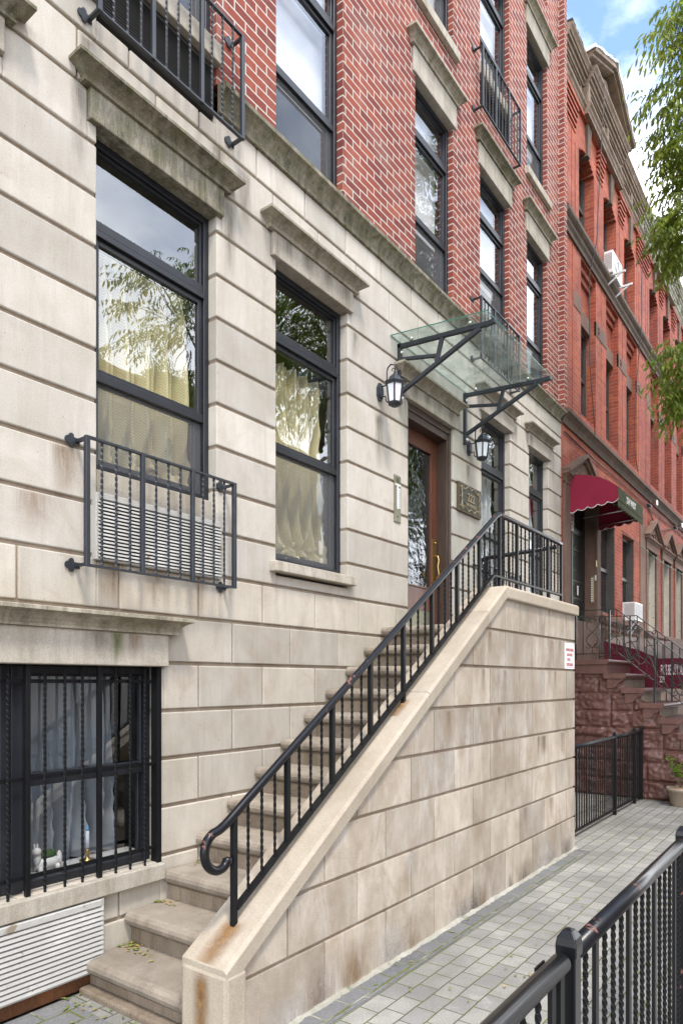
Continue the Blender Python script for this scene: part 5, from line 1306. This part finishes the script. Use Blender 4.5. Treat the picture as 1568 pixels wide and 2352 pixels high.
cable([(11.2, -.25, 11.2), (11.2, -.20, 10.4), (11.18, -.14, 9.0), (11.16, -.13, 8.66), (11.15, -.02, 8.2), (11.17, -.02, 6.8), (11.12, -.12, 5.6)], .007, 'thin black cable hanging down the brick from the cornice pediment')
cable([(14.1, -.24, 11.2), (14.1, -.14, 9.4), (14.12, -.14, 8.6), (14.1, -.02, 7.2), (14.06, -.02, 6.2), (13.9, -.12, 5.7)], .007, 'thin black cable hanging down between the two nearest row houses')
cable([(13.0, -.05, 4.42), (14.3, -.06, 4.36), (16.0, -.06, 4.30), (19.0, -.06, 4.34)], .008, 'thin cable crossing the ground floor pediments', 'wire_green')
cable([(15.3, -.02, 5.28), (15.9, -.02, 5.0), (16.3, -.02, 5.0), (17.6, -.02, 5.3), (17.6, -.02, 5.42), (17.4, -.02, 5.44)], .012, 'brown conduit running between the two floodlights', 'brown')
ds = thing('door_notice', 'white notice with red lines of writing in the transom under the awning', 'sign', (10.75, .15, 4.25))
q = MB(); q.box(10.58, 10.92, .150, .156, 4.06, 4.50); xq(ds, q, 'sheet', 'label_white')
for k, tx in enumerate(('NOTICE', 'NO SOLICITING', 'NO LOITERING', 'NO SMOKING', 'KEEP DOOR', 'CLOSED')):
    lettering('lettering', tx, .05, 'sign_red', ds, (0, -.002, .16 - .062 * k), sx=.8, extrude=.0005, bold=.002)
db = thing('buzzer_strip', 'gold doorbell strip on the right jamb under the awning', 'buzzer', (11.52, .05, 3.2))
q = MB(); q.box(11.538, 11.546, .02, .075, 2.98, 3.42); xq(db, q, 'plate', 'brass', .001)
q = MB()
for i in range(11): q.box(11.534, 11.539, .03, .065, 3.0 + .037 * i, 3.02 + .037 * i)
xq(db, q, 'name_cards', 'label_white')
q = MB(); q.box(11.530, 11.546, -.02, .005, 3.34, 3.43); tag(q.build('doorbell_camera', 'label_white', None, .004), 'small white doorbell box beside the gold doorbell strip', 'doorbell')
q = MB(); q.tube([(11.5, .02, 4.3), (11.49, -.02, 3.9), (11.50, -.03, 3.66)], .003, 5); q.box(11.46, 11.50, -.04, -.035, 3.56, 3.66, 1)
tag(q.build('hanging_tag', ['cable', 'yellow']), 'yellow tag hanging on a wire under the awning', 'tag')
q = MB(); q.box(11.10, 11.16, .155, .16, 3.07, 3.22); tag(q.build('paper_note', 'label_white'), 'white paper note taped to the dark entrance door under the awning', 'paper note')

# potted plant
pt = thing('plant_pot', 'tan plastic plant pot on the pavers by the dark red stoop', 'plant pot', (10.12, -1.545, 0))
q = MB(); q.lathe([(0, 0), (.125, 0), (.135, .01), (.172, .20), (.19, .205), (.193, .245), (.180, .247), (.172, .225), (.0, .22)], (0, 0, 0), 36); q.build('pot', 'tan', pt)
q = MB(); blob(q, (0, 0, .215), (.165, .165, .03)); q.build('mulch', 'soil', pt)
pn = thing('potted_shrub', 'small bright green leafy shrub growing in the tan pot', 'plant', (10.12, -1.545, .23))
q = MB(); lf = MB(); rn = random.Random(21)
def leaf(mb, c, d, L, wd, up=Vector((0, 0, 1)), blk=None, fold=.25):
    d = d.normalized(); a = d.cross(up)
    if a.length < .01: a = Vector((1, 0, 0))
    a.normalize(); nr = a.cross(d)
    c = Vector(c)
    p = [c, c + d * L * .35 + a * wd * .5 + nr * wd * fold, c + d * L * .75 + a * wd * .38 + nr * wd * fold * .6 - nr * L * .05, c + d * L - nr * L * .12, c + d * L * .75 - a * wd * .38 + nr * wd * fold * .6 - nr * L * .05, c + d * L * .35 - a * wd * .5 + nr * wd * fold, c + d * L * .5]
    mb.add([tuple(x) for x in p], [(0, 1, 6), (1, 2, 6), (2, 3, 6), (3, 4, 6), (4, 5, 6), (5, 0, 6)], 0, blk if blk is not None else rn.random())
for k in range(9):
    a = rn.uniform(0, 6.28); L = rn.uniform(.22, .46); tip = Vector((math.cos(a) * L * .45, math.sin(a) * L * .45, L))
    pts_ = [Vector((0, 0, -.02)).lerp(tip, u) + Vector((0, 0, -.03 * math.sin(u * 3))) for u in (0, .33, .66, 1)]
    q.tube(pts_, .005, 6, r1=.002)
    for m in range(16):
        u = rn.uniform(.45, 1.0); c = Vector((0, 0, 0)).lerp(tip, u); d = Vector((rn.uniform(-1, 1), rn.uniform(-1, 1), rn.uniform(-.2, .5)))
        leaf(lf, c, d, rn.uniform(.045, .075), rn.uniform(.026, .040))
q.build('stem', 'bark', pn); lf.build('foliage', 'leaf_young', pn)
q = MB(); q.box(10.03, 10.07, -1.655, -1.65, .22, .36); q.box(10.08, 10.11, -1.675, -1.67, .22, .34); o = q.build('plant_label', 'label_white'); tag(o, 'white plastic plant label stuck in the tan pot', 'plant label')

# fallen leaves on the steps and pavers
lf = MB(); rn = random.Random(5)
spots = [(2.40, -.06, .18, 26, .06), (2.37, -.25, .18, 7, .08), (2.64, -.05, .36, 16, .07), (2.92, -.06, .54, 9, .05), (2.0, -.16, .004, 16, .12), (2.05, -.5, .004, 10, .2), (2.9, -.4, .36, 5, .25), (3.6, -1.9, .002, 26, .8), (5.2, -1.7, .002, 26, 1.0), (8, -1.6, .002, 20, .8), (4.6, -1.24, .006, 30, .9), (3.2, -1.22, .006, 16, .5), (2.5, -.5, .18, 5, .2), (3.7, -.5, 1.08, 3, .2), (7.3, -1.3, .002, 8, .4)]
for x, y, z, n, sp in spots:
    for i in range(n):
        yy = min(-.03, y + rn.gauss(0, sp)); xx = x + rn.gauss(0, sp * .5)
        a = rn.uniform(0, 6.28)
        leaf(lf, (xx, yy, z + .006), Vector((math.cos(a), math.sin(a), rn.uniform(-.1, .25))), rn.uniform(.018, .04), rn.uniform(.010, .018), blk=rn.random() ** 1.4)
tag(lf.build('fallen_leaves', 'leaf_dry'), 'scattered small fallen leaves on the lower steps and pavers', 'leaves', kind='stuff')

# ------------------------------------------------------------------ trees
def tree(loc, h, crown, label, seedv, nleaf=14000, extra=(), fl=.13, trunk=.17):
    T = thing('street_tree', label, 'tree', loc, 'street trees along the kerb'); rn = random.Random(seedv)
    q = MB(); top = Vector((rn.uniform(-.4, .4), rn.uniform(-.2, .2), h * .55))
    q.tube([(0, 0, -.1), (.02, .01, h * .15), (top.x * .5, top.y * .5, h * .35), tuple(top)], trunk, 12, r1=trunk * .55); q.build('trunk', 'bark', T)
    lb = MB(); lf = MB(); cents = []
    for (c, r, n) in crown:
        c = Vector(c)
        lb.tube([tuple(Vector((top.x, top.y, h * .42)).lerp(c, u) + Vector((0, 0, .25 * math.sin(u * 3.1)))) for u in (0, .35, .7, 1)], trunk * .4, 8, r1=.02)
        for k in range(n):
            while True:
                v = Vector((rn.uniform(-1, 1), rn.uniform(-1, 1), rn.uniform(-1, 1)))
                if .15 < v.length < 1: break
            v = v * (v.length ** -.35) if v.length > .1 else v
            cents.append((c + Vector((v.x * r[0], v.y * r[1], v.z * r[2])), c))
    for c, s_ in list(extra): cents.append((Vector(c), Vector(s_)))
    for c, cc in cents:
        if rn.random() < .5: lb.tube([tuple(cc.lerp(c, .35)), tuple(cc.lerp(c, .7) + Vector((0, 0, .06))), tuple(c)], .010, 5, r1=.003)
        tone = max(0, min(1, .45 + .5 * rn.uniform(-1, 1)))
        nl = rn.randint(5, 8); out = (c - cc); out.z *= .3; out = out.normalized() if out.length > .01 else Vector((1, 0, 0))
        for s in range(nl):
            d = (out + Vector((rn.uniform(-1, 1), rn.uniform(-1, 1), rn.uniform(-.6, .3)))).normalized()
            L = rn.uniform(.22, .38); st0 = c + Vector((rn.uniform(-.12, .12), rn.uniform(-.12, .12), rn.uniform(-.1, .1)))
            for m in range(9):
                u = (m + 1) / 9; b0 = st0 + d * L * u + Vector((0, 0, -.16 * u * u))
                side = d.cross(Vector((0, 0, 1))); side = side.normalized() * (1 if m % 2 else -1)
                ld = (side * .8 + d * .5 + Vector((rn.uniform(-.25, .25), rn.uniform(-.25, .25), -1.0 + rn.uniform(-.4, .5))))
                leaf(lf, b0, ld, fl * rn.uniform(.75, 1.15), fl * .27 * rn.uniform(.8, 1.2), blk=max(0, min(1, tone + rn.uniform(-.22, .22))), fold=.15)
    lb.build('limbs', 'bark', T); lf.build('crown', 'leaf', T)
    return T
def near_pts(base, cl, n, seedv):
    rn = random.Random(seedv); res = []
    for (x, y, z, r) in cl:
        for i in range(n): 
            res.append(((x - base[0] + rn.gauss(0, r * .5), y - base[1] + rn.gauss(0, r * .4), z - base[2] + rn.gauss(0, r * .5)), (x - base[0] + .5, y - base[1] - .6, z - base[2] + .1)))
    return res
b1 = (10.6, -4.9, 0)
cl = [(9.0, -1.98, 9.35, .40), (9.0, -1.78, 8.6, .45), (9.1, -1.85, 8.0, .40), (9.2, -1.85, 7.45, .36), (9.1, -1.85, 7.0, .30), (9.3, -1.95, 9.9, .3), (9.4, -2.0, 9.0, .5), (9.4, -2.0, 8.1, .5), (9.4, -1.95, 7.3, .4), (9.1, -1.80, 5.6, .30), (9.15, -1.78, 5.2, .26)]
tree(b1, 9.5, [((.1, .6, 8.6), (2.0, 1.9, 1.8), 260), ((-.9, 1.2, 7.4), (1.0, 1.1, .8), 80), ((-1.3, -.4, 8.0), (1.8, 2.0, 1.7), 130), ((-2.9, -.5, 7.6), (1.4, 1.6, 1.3), 70), ((1.2, -.5, 8.8), (1.8, 2.0, 1.6), 110), ((.6, .9, 6.0), (1.0, .7, .5), 30)],
     'street tree with narrow drooping leaves overhanging the row houses at the right', 31, extra=near_pts(b1, cl, 16, 8), fl=.10)
tree((17.2, -5.2, 0), 9, [((0, .6, 7.6), (2.6, 2.4, 2.0), 220), ((-1.6, 0, 6.8), (1.8, 1.8, 1.4), 110), ((1.2, 1., 8.8), (1.8, 1.8, 1.5), 90), ((-.6, 1.2, 6.0), (1.5, 1.4, .9), 60)],
     'tall street tree farther along the kerb, only its leaves showing past the nearer tree', 32, fl=.15, trunk=.2)
tree((2.2, -14.5, 0), 10, [((0, .3, 8.2), (2.6, 2.4, 2.2), 170), ((1.8, 0, 7.2), (1.8, 1.8, 1.5), 90)], 'street tree across the street, mirrored in the window glass', 33, fl=.17)

# ------------------------------------------------------------------ houses across the street (seen mirrored in the glass)
def far_house(x0, wdt, h, mat, lab):
    H = thing('town_house', lab, 'building', (x0, -20.5, 0), 'houses across the street')
    ops_ = [(wdt * (i + .5) / 3 - .5, wdt * (i + .5) / 3 + .5, z, z + 1.9) for i in range(3) for z in (2.0, 5.2, 8.3, 11.2) if z + 2.5 < h]
    q = MB(); wall_pieces(q, free_rects(0, wdt, 0, h, ops_), -.3, 0); q.box(0, wdt, -8, -.9, 0, h - .4); q.build('wall', mat, H)
    q = MB(); q.loft([[(0, -.2, z), (0, p, z), (wdt, p, z), (wdt, -.2, z)] for p, z in ((.05, h - .5), (.1, h - .4), (.1, h - .1), (.4, h), (.4, h + .12), (0, h + .15))]); q.build('cornice', 'trim_tan', H)
    for a, b, c, d in ops_:
        q = MB(); q.box(a, b, -.25, -.2, c, c + .06); q.box(a, b, -.25, -.2, d - .06, d); q.box(a, a + .06, -.25, -.2, c, d); q.box(b - .06, b, -.25, -.2, c, d); q.box(a, b, -.25, -.21, (c + d) / 2 - .03, (c + d) / 2 + .03); wo = q.build('window', 'far_frame_light', H)
        p = MB(); p.box(a, b, -.24, -.235, c, d); p.build('pane', 'far_pane', wo)
    return H
xx = -6
for i, (wd, h, mt, lb_) in enumerate(((6, 14.6, 'brown', 'brown stone town house across the street, mirrored in the windows'), (6, 14.0, 'brick2', 'orange brick town house across the street, left of the darker brick one'), (6, 15.0, 'brick3', 'dark red brick town house across the street beside the orange brick one'), (6.5, 14.2, 'stone_low', 'cream stone town house across the street, mirrored in the door glass'), (6, 14.8, 'brick', 'red brick town house with pale joints across the street'), (6, 14.2, 'brown_dark', 'darkest brown town house across the street, farthest along'))):
    far_house(xx, wd - .02, h, mt, lb_); xx += wd
